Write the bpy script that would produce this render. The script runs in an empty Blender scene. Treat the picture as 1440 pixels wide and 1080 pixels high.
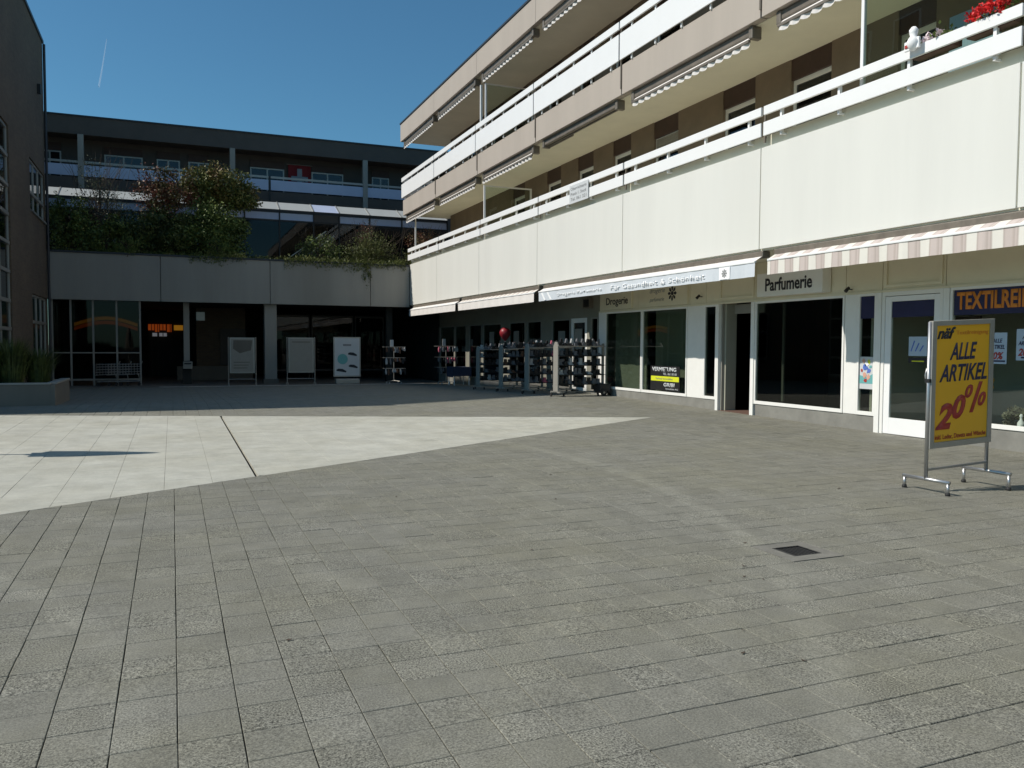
import bpy, bmesh, math, random
from mathutils import Vector, Matrix
random.seed(7)
sc = bpy.context.scene
C = sc.collection
R = math.radians

# ------------------------------------------------------------ camera
cam_d = bpy.data.cameras.new('camera'); cam = bpy.data.objects.new('camera', cam_d); C.objects.link(cam)
cam_d.sensor_width = 36; cam_d.lens = 28.75; cam_d.clip_start = .05; cam_d.clip_end = 30000
def cam_basis():
    f, vx, vy, roll = 1150., 242-720., 483-540., .005
    a = Vector((vx, vy, f)).normalized()
    u = Vector((math.sin(roll), -math.cos(roll), 0)); u.z = -(u.x*a.x+u.y*a.y)/a.z; u.normalize()
    x = a.cross(u)
    # rows x,a,u = world axes in (right, down, forward) camera coordinates
    return Matrix(((x.x, -x.y, -x.z, 0), (a.x, -a.y, -a.z, 0), (u.x, -u.y, -u.z, 1.65), (0, 0, 0, 1)))
cam.matrix_world = cam_basis()
sc.camera = cam

# ------------------------------------------------------------ sky, sun, exposure
SUN_EL = 45.0
AZX, AZY = .972, -.234            # horizontal travel of the light
w = bpy.data.worlds.new('World'); sc.world = w; w.use_nodes = True
nt = w.node_tree; nt.nodes.clear()
sky = nt.nodes.new('ShaderNodeTexSky'); sky.sky_type = 'NISHITA'; sky.sun_disc = False
sky.sun_elevation = R(SUN_EL); sky.sun_rotation = math.atan2(-AZX, -AZY)
sky.altitude = 400; sky.air_density = 1.0; sky.dust_density = .4; sky.ozone_density = 6.0
bg = nt.nodes.new('ShaderNodeBackground'); bg.inputs[1].default_value = .098
out = nt.nodes.new('ShaderNodeOutputWorld')
tint = nt.nodes.new('ShaderNodeMixRGB'); tint.blend_type = 'MULTIPLY'; tint.inputs[0].default_value = 1; tint.inputs[2].default_value = (.67, 1.02, .97, 1)
nt.links.new(sky.outputs[0], tint.inputs[1]); nt.links.new(tint.outputs[0], bg.inputs[0]); nt.links.new(bg.outputs[0], out.inputs[0])
sd = bpy.data.lights.new('sun', 'SUN'); sd.energy = 4.2; sd.angle = R(.53); sd.color = (1, .94, .85)
sun = bpy.data.objects.new('sun', sd); C.objects.link(sun)
el = R(SUN_EL)
dirv = Vector((AZX*math.cos(el), AZY*math.cos(el), -math.sin(el)))
sun.rotation_euler = dirv.to_track_quat('-Z', 'Y').to_euler(); sun.location = (0, 0, 60)
sc.view_settings.view_transform = 'Standard'; sc.view_settings.look = 'None'
sc.view_settings.exposure = 0.0; sc.view_settings.gamma = 1; sc.view_settings.use_curve_mapping = False
sc.render.engine = 'CYCLES'

# ------------------------------------------------------------ materials
def newmat(name):
    m = bpy.data.materials.new(name); m.use_nodes = True
    n = m.node_tree; b = n.nodes['Principled BSDF']
    return m, n, b
def L(n, a, b): n.links.new(a, b)
def mat(name, col, rough=.6, var=.12, scale=3., bump=0., bscale=60., metal=0., emit=None, streak=False, spec=.5, dirt=None):
    m, n, b = newmat(name)
    tc = n.nodes.new('ShaderNodeNewGeometry')
    mp = n.nodes.new('ShaderNodeMapping'); L(n, tc.outputs['Position'], mp.inputs[0])
    if streak: mp.inputs['Scale'].default_value = (1, 1, .12)
    no = n.nodes.new('ShaderNodeTexNoise'); no.inputs['Scale'].default_value = scale; no.inputs['Detail'].default_value = 6
    no.inputs['Roughness'].default_value = .65
    L(n, mp.outputs[0], no.inputs['Vector'])
    mx = n.nodes.new('ShaderNodeMixRGB'); mx.blend_type = 'MIX'
    c = Vector(col)
    mx.inputs[1].default_value = (*[max(0, x*(1-var)) for x in c], 1)
    mx.inputs[2].default_value = (*[min(1, x*(1+var)) for x in c], 1)
    rp = n.nodes.new('ShaderNodeMapRange'); rp.inputs[1].default_value = .3; rp.inputs[2].default_value = .7
    L(n, no.outputs[0], rp.inputs[0]); L(n, rp.outputs[0], mx.inputs[0])
    last = mx.outputs[0]
    if dirt:
        n2 = n.nodes.new('ShaderNodeTexNoise'); n2.inputs['Scale'].default_value = scale*.4; n2.inputs['Detail'].default_value = 8
        L(n, mp.outputs[0], n2.inputs['Vector'])
        r2 = n.nodes.new('ShaderNodeMapRange'); r2.inputs[1].default_value = .5; r2.inputs[2].default_value = .75; r2.inputs[4].default_value = .55
        L(n, n2.outputs[0], r2.inputs[0])
        m2 = n.nodes.new('ShaderNodeMixRGB'); m2.inputs[2].default_value = (*dirt, 1)
        L(n, r2.outputs[0], m2.inputs[0]); L(n, last, m2.inputs[1]); last = m2.outputs[0]
    L(n, last, b.inputs['Base Color'])
    b.inputs['Roughness'].default_value = rough; b.inputs['Metallic'].default_value = metal
    b.inputs['Specular IOR Level'].default_value = spec
    if bump:
        nb = n.nodes.new('ShaderNodeTexNoise'); nb.inputs['Scale'].default_value = bscale; nb.inputs['Detail'].default_value = 4
        L(n, tc.outputs['Position'], nb.inputs['Vector'])
        bp = n.nodes.new('ShaderNodeBump'); bp.inputs['Strength'].default_value = bump; bp.inputs['Distance'].default_value = .01
        L(n, nb.outputs[0], bp.inputs['Height']); L(n, bp.outputs[0], b.inputs['Normal'])
    if emit:
        b.inputs['Emission Color'].default_value = (*emit[0], 1); b.inputs['Emission Strength'].default_value = emit[1]
    return m

def wear(n, g, src, rings):
    """faint polished wheel tracks: circles (x, y, radius, width, gain) on the paving"""
    for cx, cy, rad, wid, gain in rings:
        d = n.nodes.new('ShaderNodeVectorMath'); d.operation = 'DISTANCE'; d.inputs[1].default_value = (cx, cy, .05); L(n, g.outputs['Position'], d.inputs[0])
        s1 = n.nodes.new('ShaderNodeMath'); s1.operation = 'SUBTRACT'; s1.inputs[1].default_value = rad; L(n, d.outputs['Value'], s1.inputs[0])
        s2 = n.nodes.new('ShaderNodeMath'); s2.operation = 'ABSOLUTE'; L(n, s1.outputs[0], s2.inputs[0])
        s3 = n.nodes.new('ShaderNodeMapRange'); s3.interpolation_type = 'SMOOTHSTEP'; s3.inputs[1].default_value = wid*.3; s3.inputs[2].default_value = wid; s3.inputs[3].default_value = gain; s3.inputs[4].default_value = 1
        L(n, s2.outputs[0], s3.inputs[0])
        m = n.nodes.new('ShaderNodeMath'); m.operation = 'MULTIPLY'; L(n, src.outputs[0], m.inputs[0]); L(n, s3.outputs[0], m.inputs[1]); src = m
    return src
def paver_mat(name, c1, c2, cell, speck=.35, warm=(.20, .185, .14), stain=.5, rings=()):
    m, n, b = newmat(name)
    g = n.nodes.new('ShaderNodeNewGeometry')
    # tone per stone
    sn = n.nodes.new('ShaderNodeVectorMath'); sn.operation = 'SNAP'; sn.inputs[1].default_value = (cell, cell, 100)
    of = n.nodes.new('ShaderNodeVectorMath'); of.operation = 'ADD'; of.inputs[1].default_value = (0.0, 0.0, 50)
    L(n, g.outputs['Position'], of.inputs[0]); L(n, of.outputs[0], sn.inputs[0])
    wn = n.nodes.new('ShaderNodeTexWhiteNoise'); L(n, sn.outputs[0], wn.inputs['Vector'])
    mx = n.nodes.new('ShaderNodeMixRGB'); mx.inputs[1].default_value = (*c1, 1); mx.inputs[2].default_value = (*c2, 1)
    L(n, wn.outputs['Value'], mx.inputs[0])
    # broad warm stains
    ns = n.nodes.new('ShaderNodeTexNoise'); ns.inputs['Scale'].default_value = .55; ns.inputs['Detail'].default_value = 7; ns.inputs['Roughness'].default_value = .7
    L(n, g.outputs['Position'], ns.inputs['Vector'])
    mr = n.nodes.new('ShaderNodeMapRange'); mr.inputs[1].default_value = .42; mr.inputs[2].default_value = .66; mr.inputs[4].default_value = stain
    L(n, ns.outputs[0], mr.inputs[0])
    m2 = n.nodes.new('ShaderNodeMixRGB'); m2.inputs[2].default_value = (*warm, 1)
    L(n, mr.outputs[0], m2.inputs[0]); L(n, mx.outputs[0], m2.inputs[1])
    # aggregate specks
    vo = n.nodes.new('ShaderNodeTexNoise'); vo.inputs['Scale'].default_value = 105; vo.inputs['Detail'].default_value = 3; vo.inputs['Roughness'].default_value = .8
    L(n, g.outputs['Position'], vo.inputs['Vector'])
    r3 = n.nodes.new('ShaderNodeMapRange'); r3.inputs[1].default_value = .3; r3.inputs[2].default_value = .7
    r3.inputs[3].default_value = -speck; r3.inputs[4].default_value = speck
    L(n, vo.outputs[0], r3.inputs[0])
    wc = n.nodes.new('ShaderNodeSeparateColor'); L(n, wn.outputs['Color'], wc.inputs[0])
    ka = n.nodes.new('ShaderNodeMath'); ka.operation = 'MULTIPLY_ADD'; ka.inputs[1].default_value = 1.0; ka.inputs[2].default_value = .5; L(n, wc.outputs[1], ka.inputs[0])
    kb = n.nodes.new('ShaderNodeMath'); kb.operation = 'MULTIPLY_ADD'; kb.inputs[2].default_value = 1.0; L(n, r3.outputs[0], kb.inputs[0]); L(n, ka.outputs[0], kb.inputs[1])
    # tone patches of wear, mid scale
    n4 = n.nodes.new('ShaderNodeTexNoise'); n4.inputs['Scale'].default_value = 2.6; n4.inputs['Detail'].default_value = 8; n4.inputs['Roughness'].default_value = .75
    L(n, g.outputs['Position'], n4.inputs['Vector'])
    r4 = n.nodes.new('ShaderNodeMapRange'); r4.inputs[1].default_value = .3; r4.inputs[2].default_value = .7; r4.inputs[3].default_value = .82; r4.inputs[4].default_value = 1.15
    L(n, n4.outputs[0], r4.inputs[0])
    mm = n.nodes.new('ShaderNodeMath'); mm.operation = 'MULTIPLY'; L(n, kb.outputs[0], mm.inputs[0]); L(n, r4.outputs[0], mm.inputs[1])
    mm = wear(n, g, mm, rings)
    vg = n.nodes.new('ShaderNodeTexVoronoi'); vg.inputs['Scale'].default_value = 1.9; L(n, g.outputs['Position'], vg.inputs['Vector'])
    sg = n.nodes.new('ShaderNodeMapRange'); sg.inputs[1].default_value = .018; sg.inputs[2].default_value = .034; sg.inputs[3].default_value = .55; sg.inputs[4].default_value = 1
    L(n, vg.outputs['Distance'], sg.inputs[0])
    mg = n.nodes.new('ShaderNodeMath'); mg.operation = 'MULTIPLY'; L(n, mm.outputs[0], mg.inputs[0]); L(n, sg.outputs[0], mg.inputs[1]); mm = mg
    m3 = n.nodes.new('ShaderNodeVectorMath'); m3.operation = 'SCALE'
    L(n, m2.outputs[0], m3.inputs[0]); L(n, mm.outputs[0], m3.inputs['Scale'])
    L(n, m3.outputs[0], b.inputs['Base Color'])
    b.inputs['Roughness'].default_value = .8; b.inputs['Specular IOR Level'].default_value = .35
    bp = n.nodes.new('ShaderNodeBump'); bp.inputs['Strength'].default_value = .5; bp.inputs['Distance'].default_value = .004
    L(n, vo.outputs[0], bp.inputs['Height']); L(n, bp.outputs[0], b.inputs['Normal'])
    return m

def glass_mat(name, tint=(.55, .6, .58), ior=1.5, rough=.01, refl=1.0):
    m, n, b = newmat(name); n.nodes.remove(b)
    o = n.nodes['Material Output']
    lw = n.nodes.new('ShaderNodeLayerWeight'); lw.inputs[0].default_value = .5
    pw = n.nodes.new('ShaderNodeMath'); pw.operation = 'POWER'; pw.inputs[1].default_value = 5; L(n, lw.outputs['Facing'], pw.inputs[0])
    fr = n.nodes.new('ShaderNodeMath'); fr.operation = 'MULTIPLY_ADD'; fr.inputs[1].default_value = .95; fr.inputs[2].default_value = .045; L(n, pw.outputs[0], fr.inputs[0])
    tr = n.nodes.new('ShaderNodeBsdfTransparent'); tr.inputs[0].default_value = (*tint, 1)
    gl = n.nodes.new('ShaderNodeBsdfGlossy'); gl.inputs['Roughness'].default_value = rough; gl.inputs[0].default_value = (refl, refl, refl, 1)
    no = n.nodes.new('ShaderNodeTexNoise'); no.inputs['Scale'].default_value = 1.3
    g = n.nodes.new('ShaderNodeNewGeometry'); L(n, g.outputs['Position'], no.inputs['Vector'])
    bp = n.nodes.new('ShaderNodeBump'); bp.inputs['Strength'].default_value = .02; bp.inputs['Distance'].default_value = .03
    L(n, no.outputs[0], bp.inputs['Height']); L(n, bp.outputs[0], gl.inputs['Normal'])
    ms = n.nodes.new('ShaderNodeMixShader')
    L(n, fr.outputs[0], ms.inputs[0]); L(n, tr.outputs[0], ms.inputs[1]); L(n, gl.outputs[0], ms.inputs[2]); L(n, ms.outputs[0], o.inputs[0])
    return m

def leaf_mat(name, cols, scale=1.4):
    m, n, b = newmat(name)
    g = n.nodes.new('ShaderNodeNewGeometry')
    sn = n.nodes.new('ShaderNodeVectorMath'); sn.operation = 'SNAP'; sn.inputs[1].default_value = (.07, .07, .07)
    L(n, g.outputs['Position'], sn.inputs[0])
    wn = n.nodes.new('ShaderNodeTexWhiteNoise'); L(n, sn.outputs[0], wn.inputs['Vector'])
    no = n.nodes.new('ShaderNodeTexNoise'); no.inputs['Scale'].default_value = scale; no.inputs['Detail'].default_value = 3
    L(n, g.outputs['Position'], no.inputs['Vector'])
    mm = n.nodes.new('ShaderNodeMath'); mm.operation = 'MULTIPLY_ADD'; mm.inputs[1].default_value = .45
    L(n, wn.outputs['Value'], mm.inputs[0])
    m5 = n.nodes.new('ShaderNodeMapRange'); m5.inputs[1].default_value = .35; m5.inputs[2].default_value = .65; m5.inputs[4].default_value = .55
    L(n, no.outputs[0], m5.inputs[0]); L(n, m5.outputs[0], mm.inputs[2])
    cr = n.nodes.new('ShaderNodeValToRGB'); L(n, mm.outputs[0], cr.inputs[0])
    e = cr.color_ramp.elements
    e[0].color = (*cols[0], 1); e[1].color = (*cols[-1], 1)
    for i, c in enumerate(cols[1:-1]):
        x = e.new((i+1)/(len(cols)-1)); x.color = (*c, 1)
    L(n, cr.outputs[0], b.inputs['Base Color']); b.inputs['Roughness'].default_value = .55
    b.inputs['Specular IOR Level'].default_value = .3
    return m

def stripe_mat(name, a, b_, c, axis, period, wob=0.02):
    m, n, b = newmat(name)
    g = n.nodes.new('ShaderNodeNewGeometry'); s = n.nodes.new('ShaderNodeSeparateXYZ'); L(n, g.outputs['Position'], s.inputs[0])
    mm = n.nodes.new('ShaderNodeMath'); mm.operation = 'MULTIPLY'; mm.inputs[1].default_value = 1/period; L(n, s.outputs[axis], mm.inputs[0])
    fr = n.nodes.new('ShaderNodeMath'); fr.operation = 'FRACT'; L(n, mm.outputs[0], fr.inputs[0])
    cr = n.nodes.new('ShaderNodeValToRGB'); L(n, fr.outputs[0], cr.inputs[0]); cr.color_ramp.interpolation = 'LINEAR'
    e = cr.color_ramp.elements; e[0].position = 0; e[0].color = (*a, 1); e[1].position = 1; e[1].color = (*a, 1)
    for p, cc in ((.30, a), (.36, b_), (.44, c), (.5, b_), (.62, c), (.82, c), (.88, b_), (.93, a)):
        x = e.new(p); x.color = (*cc, 1)
    L(n, cr.outputs[0], b.inputs['Base Color']); b.inputs['Roughness'].default_value = .85
    return m

def brick_mat(name, c1, c2, mortar):
    m, n, b = newmat(name)
    g = n.nodes.new('ShaderNodeNewGeometry'); s = n.nodes.new('ShaderNodeSeparateXYZ'); L(n, g.outputs['Position'], s.inputs[0])
    ad = n.nodes.new('ShaderNodeMath'); L(n, s.outputs[0], ad.inputs[0]); L(n, s.outputs[1], ad.inputs[1])
    cb = n.nodes.new('ShaderNodeCombineXYZ'); L(n, ad.outputs[0], cb.inputs[0]); L(n, s.outputs[2], cb.inputs[1])
    br = n.nodes.new('ShaderNodeTexBrick'); br.inputs['Scale'].default_value = 1
    br.inputs['Brick Width'].default_value = .26; br.inputs['Row Height'].default_value = .075; br.inputs['Mortar Size'].default_value = .008
    br.inputs['Color1'].default_value = (*c1, 1); br.inputs['Color2'].default_value = (*c2, 1); br.inputs['Mortar'].default_value = (*mortar, 1)
    L(n, cb.outputs[0], br.inputs['Vector'])
    no = n.nodes.new('ShaderNodeTexNoise'); no.inputs['Scale'].default_value = .6; no.inputs['Detail'].default_value = 6; L(n, g.outputs['Position'], no.inputs['Vector'])
    mr = n.nodes.new('ShaderNodeMapRange'); mr.inputs[3].default_value = .7; mr.inputs[4].default_value = 1.3; L(n, no.outputs[0], mr.inputs[0])
    sc_ = n.nodes.new('ShaderNodeVectorMath'); sc_.operation = 'SCALE'; L(n, br.outputs[0], sc_.inputs[0]); L(n, mr.outputs[0], sc_.inputs['Scale'])
    L(n, sc_.outputs[0], b.inputs['Base Color']); b.inputs['Roughness'].default_value = .9
    bp = n.nodes.new('ShaderNodeBump'); bp.inputs['Strength'].default_value = .5; bp.inputs['Distance'].default_value = .006; bp.invert = True
    L(n, br.outputs['Fac'], bp.inputs['Height']); L(n, bp.outputs[0], b.inputs['Normal'])
    return m

M = {}
RINGS = [(-5.07, 9.33, 10.2, .16, 1.13), (-5.07, 9.33, 8.75, .2, 1.06), (-4.58, 3.59, 4.4, .13, 1.12), (-4.58, 3.59, 5.9, .15, 1.05)]
M['paver'] = paver_mat('paver concrete', (.188, .185, .155), (.212, .208, .176), .25, speck=.8, warm=(.200, .192, .140), stain=.6, rings=RINGS)
M['slab'] = paver_mat('light slab', (.465, .46, .40), (.485, .48, .42), .5, speck=.14, warm=(.40, .385, .31), stain=.6)
M['shadebeige'] = mat('shaded beige panel', (.26, .25, .20), .7, .08, 1.5)  # darker copy for the shoe shop front: corner shade put into the colour
M['soil'] = mat('joint sand', (.035, .033, .028), .95, .3, 20)
M['ground'] = mat('far ground', (.10, .10, .09), .95, .2, 1)
M['surround'] = mat('drain concrete', (.185, .178, .155), .85, .2, 9, .3, dirt=(.09, .085, .075))
M['kerb'] = mat('pale kerb', (.42, .41, .38), .8, .15, 4, .3)
M['cream'] = mat('cream facade panel', (.755, .75, .698), .55, .035, 1.1, .05, 30, streak=True, dirt=(.68, .67, .61))
M['taupe'] = mat('taupe concrete fascia', (.455, .40, .345), .8, .05, 1.2, .15, 50, streak=True)
M['white'] = mat('white painted metal', (.90, .90, .89), .4, .015, 2)
M['whiteframe'] = mat('white window frame', (.88, .87, .83), .4, .03, 4)
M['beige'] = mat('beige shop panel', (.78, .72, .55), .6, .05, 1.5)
M['soffit'] = mat('cream soffit paint', (.80, .765, .62), .8, .06, .8)
M['brownwall'] = mat('brown render wall', (.22, .17, .12), .9, .12, 1.5, .2)
M['darkbrown'] = mat('dark brown shutter box', (.06, .032, .024), .6, .15, 4)
M['bronze'] = mat('dark bronze metal', (.18, .155, .125), .5, .2, 5, metal=.1)
M['plinth'] = mat('concrete plinth', (.24, .235, .21), .85, .15, 3, .3, dirt=(.14, .135, .12))
M['conc'] = mat('grey concrete', (.165, .15, .125), .85, .10, 1.3, .25, streak=True, dirt=(.12, .125, .12))
M['conc_panel'] = mat('weathered grey concrete panel', (.34, .325, .29), .85, .10, 1.0, .2, streak=True, dirt=(.25, .235, .195))
M['cleanwall'] = mat('pale shop wall', (.58, .58, .48), .9, .08, .7)
M['roomwall'] = mat('grey shop wall', (.36, .35, .28), .9, .08, .7)
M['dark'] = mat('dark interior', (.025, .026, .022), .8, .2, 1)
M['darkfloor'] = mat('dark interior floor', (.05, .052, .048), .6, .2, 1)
M['black'] = mat('black steel', (.015, .015, .016), .5, .2, 5)
M['steel'] = mat('brushed steel', (.50, .50, .50), .38, .06, 8, metal=.85)
M['alu'] = mat('grey aluminium', (.40, .385, .35), .45, .05, 8, metal=.5)
M['lightgrey'] = mat('light grey panel', (.30, .285, .25), .5, .05, 4)
M['roofcap'] = mat('dark roof edge sheet', (.03, .034, .042), .5, .1, 3)
M['bluepanel'] = mat('blue grey balcony panel', (.50, .57, .74), .35, .04, 2)
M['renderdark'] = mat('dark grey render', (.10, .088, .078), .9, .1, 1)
M['glassroof'] = mat('milky roof pane', (.46, .48, .47), .35, .05, 1.5)
M['brick'] = brick_mat('brown brick', (.15, .105, .066), (.115, .08, .052), (.13, .11, .085))
M['glass'] = glass_mat('shop glass', (.60, .64, .60))
M['glassdark'] = glass_mat('dark window glass', (.40, .44, .47))
M['glassentry'] = glass_mat('entrance glass', (.36, .36, .34), refl=.3)
M['shopclear'] = glass_mat('clear shop glass', (.84, .87, .84))
M['glasswalk'] = glass_mat('walkway glass', (.45, .50, .52), refl=.45)
M['glassgreen'] = glass_mat('green wind glass', (.80, .86, .82))
M['stripe'] = stripe_mat('striped awning cloth', (.76, .73, .66), (.46, .39, .35), (.58, .50, .46), 1, .38)
M['banner'] = mat('pale blue banner cloth', (.62, .66, .70), .85, .03, 3)
M['bannertext'] = mat('white print', (.95, .95, .95), .8, 0)
M['whitecloth'] = mat('white awning cloth', (.80, .76, .72), .85, .04, 3)
M['navy'] = mat('navy print', (.018, .02, .075), .5, .1, 3)
M['orange'] = mat('orange lettering', (.72, .24, .03), .5, .05, 5)
M['yellow'] = mat('yellow poster', (.86, .45, .02), .45, .03, 2)
M['redprint'] = mat('dark red print', (.42, .04, .03), .5, .05, 4)
M['inkdark'] = mat('dark ink', (.02, .02, .03), .5, .05, 4)
M['paper'] = mat('white paper', (.60, .62, .63), .7, .03, 4)
M['bluepaper'] = mat('pale blue paper', (.46, .56, .68), .7, .03, 4)
M['teal'] = mat('teal print', (.15, .42, .42), .6, .05, 6)
M['peach'] = mat('peach print', (.70, .38, .28), .6, .1, 9)
M['blue'] = mat('blue print', (.10, .18, .55), .6, .1, 9)
M['lime'] = mat('lime yellow print', (.72, .76, .03), .5, .05, 5)
M['red'] = mat('red paint', (.28, .015, .025), .45, .05, 5)
M['flagred'] = mat('red flag cloth', (.22, .015, .02), .8, .1, 3)
M['flagwhite'] = mat('white flag cross', (.32, .36, .40), .8, .05, 3)
M['screwgrey'] = mat('grey plastic', (.25, .25, .25), .5, .05, 5)
M['signorange'] = mat('lit orange sign', (.7, .2, .03), .5, .1, 2, emit=((1, .16, .02), .13))
M['signamber'] = mat('lit amber sign', (.7, .4, .03), .5, .1, 2, emit=((1, .42, .03), .16))
M['signwhite'] = mat('lit white sign', (.8, .8, .8), .5, .1, 2, emit=((.9, .9, 1), .10))
M['bark'] = mat('bark', (.07, .05, .035), .9, .3, 12, .6, 40)
M['lf_green'] = leaf_mat('green leaves', [(.04, .055, .016), (.11, .15, .035), (.20, .25, .07)])
M['lf_dark'] = leaf_mat('dark green leaves', [(.03, .042, .015), (.07, .095, .028), (.13, .16, .045)])
M['lf_red'] = leaf_mat('red brown leaves', [(.06, .045, .02), (.19, .05, .035), (.13, .10, .04), (.11, .12, .035)])
M['lf_mix'] = leaf_mat('mixed olive red leaves', [(.08, .10, .025), (.14, .16, .04), (.18, .15, .045), (.18, .07, .035)], .9)
M['lf_olive'] = leaf_mat('olive leaves', [(.05, .06, .018), (.11, .125, .035), (.18, .19, .06)])
M['lf_pale'] = leaf_mat('pale twiggy leaves', [(.10, .11, .06), (.17, .18, .11), (.30, .30, .22)])
M['grass'] = leaf_mat('hanging grass', [(.05, .065, .015), (.10, .12, .025), (.18, .19, .05)])
M['petal'] = mat('red petals', (.70, .02, .02), .6, .2, 30)
M['petalpale'] = mat('pale pink petals', (.85, .70, .72), .6, .1, 30)
M['terracotta'] = mat('terracotta', (.14, .08, .06), .8, .1, 6)
M['rubber'] = mat('black rubber', (.02, .02, .02), .7, .1, 6)
M['shoedark'] = mat('black leather shoes', (.018, .017, .018), .45, .3, 20)
M['shoebrown'] = mat('brown leather goods', (.16, .075, .04), .5, .3, 20)
M['shoewhite'] = mat('white canvas shoes', (.50, .50, .49), .6, .1, 20)
M['shoegrey'] = mat('grey fabric shoes', (.16, .16, .17), .7, .2, 20)
M['pinkcloth'] = mat('pink textile', (.50, .12, .18), .8, .1, 10)
M['bluecloth'] = mat('navy table cloth', (.03, .04, .08), .9, .1, 6)
M['render_sand'] = mat('sand render', (.38, .34, .27), .9, .08, 1)
M['contrail'] = mat('contrail ice', (.95, .95, .97), 1, 0)
M['cone_grey'] = mat('faded parasol cloth', (.45, .42, .36), .9, .1, 4)

# ------------------------------------------------------------ builders
def wloc(o):
    v = Vector((0, 0, 0))
    while o is not None:
        v += o.location; o = o.parent
    return v
class MB:
    def __init__(s): s.v = []; s.f = []; s.mi = []; s.cur = 0
    def quad(s, *p):
        b = len(s.v); s.v += [tuple(x) for x in p]; s.f.append(tuple(range(b, b+len(p)))); s.mi.append(s.cur); return s
    def box(s, x0, x1, y0, y1, z0, z1):
        if x0 > x1: x0, x1 = x1, x0
        if y0 > y1: y0, y1 = y1, y0
        if z0 > z1: z0, z1 = z1, z0
        b = len(s.v)
        s.v += [(x0,y0,z0),(x1,y0,z0),(x1,y1,z0),(x0,y1,z0),(x0,y0,z1),(x1,y0,z1),(x1,y1,z1),(x0,y1,z1)]
        for q in ((0,3,2,1),(4,5,6,7),(0,1,5,4),(1,2,6,5),(2,3,7,6),(3,0,4,7)):
            s.f.append(tuple(b+i for i in q)); s.mi.append(s.cur)
        return s
    def prism(s, pts, off):
        """closed prism: polygon pts (3D) extruded by vector off"""
        b = len(s.v); n = len(pts); off = Vector(off)
        s.v += [tuple(p) for p in pts] + [tuple(Vector(p)+off) for p in pts]
        s.f.append(tuple(b+i for i in range(n))[::-1]); s.mi.append(s.cur)
        s.f.append(tuple(b+n+i for i in range(n))); s.mi.append(s.cur)
        for i in range(n):
            j = (i+1) % n; s.f.append((b+i, b+j, b+n+j, b+n+i)); s.mi.append(s.cur)
        return s
    def bar(s, p0, p1, w, h=None, up=(0,0,1)):
        h = h or w; p0 = Vector(p0); p1 = Vector(p1); d = (p1-p0).normalized(); u = Vector(up)
        if abs(d.dot(u)) > .98: u = Vector((0,1,0))
        a = d.cross(u).normalized(); c = a.cross(d).normalized()
        q = [p0+a*sx*w/2+c*sz*h/2 for sx, sz in ((-1,-1),(1,-1),(1,1),(-1,1))]
        return s.prism(q, p1-p0)
    def tube(s, pts, r, n=8, r1=None):
        pts = [Vector(p) for p in pts]; b = len(s.v); m = len(pts)
        prev = None
        for i, p in enumerate(pts):
            d = (pts[min(i+1, m-1)]-pts[max(i-1, 0)]).normalized()
            u = Vector((0,0,1)) if abs(d.z) < .95 else Vector((0,1,0))
            a = d.cross(u).normalized(); c = a.cross(d).normalized()
            rr = r if r1 is None else r+(r1-r)*i/(m-1)
            for k in range(n):
                t = 2*math.pi*k/n; s.v.append(tuple(p+a*math.cos(t)*rr+c*math.sin(t)*rr))
        for i in range(m-1):
            for k in range(n):
                j = (k+1) % n; s.f.append((b+i*n+k, b+i*n+j, b+(i+1)*n+j, b+(i+1)*n+k)); s.mi.append(s.cur)
        s.f.append(tuple(b+k for k in range(n))[::-1]); s.mi.append(s.cur)
        s.f.append(tuple(b+(m-1)*n+k for k in range(n))); s.mi.append(s.cur)
        return s
    def lathe(s, c, prof, n=16):
        b = len(s.v); c = Vector(c); m = len(prof)
        for r, z in prof:
            for k in range(n):
                t = 2*math.pi*k/n; s.v.append((c.x+r*math.cos(t), c.y+r*math.sin(t), c.z+z))
        for i in range(m-1):
            for k in range(n):
                j = (k+1) % n; s.f.append((b+i*n+k, b+i*n+j, b+(i+1)*n+j, b+(i+1)*n+k)); s.mi.append(s.cur)
        s.f.append(tuple(b+k for k in range(n))[::-1]); s.mi.append(s.cur)
        s.f.append(tuple(b+(m-1)*n+k for k in range(n))); s.mi.append(s.cur)
        return s
    def build(s, name, m=None, parent=None, bevel=0, smooth=False, origin=None):
        me = bpy.data.meshes.new(name)
        o0 = wloc(parent) if parent is not None else Vector((0,0,0))
        if origin is not None: o0 = Vector(origin)
        me.from_pydata([tuple(Vector(v)-o0) for v in s.v], [], s.f)
        mats = m if isinstance(m, (list, tuple)) else [m]
        for x in mats:
            if x is not None: me.materials.append(M[x] if isinstance(x, str) else x)
        if len(mats) > 1: me.polygons.foreach_set('material_index', s.mi)
        if smooth: me.polygons.foreach_set('use_smooth', [True]*len(me.polygons))
        me.update()
        o = bpy.data.objects.new(name, me); C.objects.link(o)
        if parent is not None: o.parent = parent
        elif origin is not None: o.location = o0
        if bevel:
            b = o.modifiers.new('bevel', 'BEVEL'); b.width = bevel; b.segments = 2; b.limit_method = 'ANGLE'
        return o
def box(*a): return MB().box(*a)
def tag(o, label=None, cat=None, group=None, kind=None):
    if label: o['label'] = label
    if cat: o['category'] = cat
    if group: o['group'] = group
    if kind: o['kind'] = kind
    return o
def thing(name, loc, label, cat, group=None):
    e = bpy.data.objects.new(name, None); C.objects.link(e); e.location = loc; e.empty_display_size = .2
    return tag(e, label, cat, group)
def copy_tree(o, parent=None):
    c = o.copy(); C.objects.link(c); c.parent = parent
    for ch in list(o.children): copy_tree(ch, c)
    return c

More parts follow.
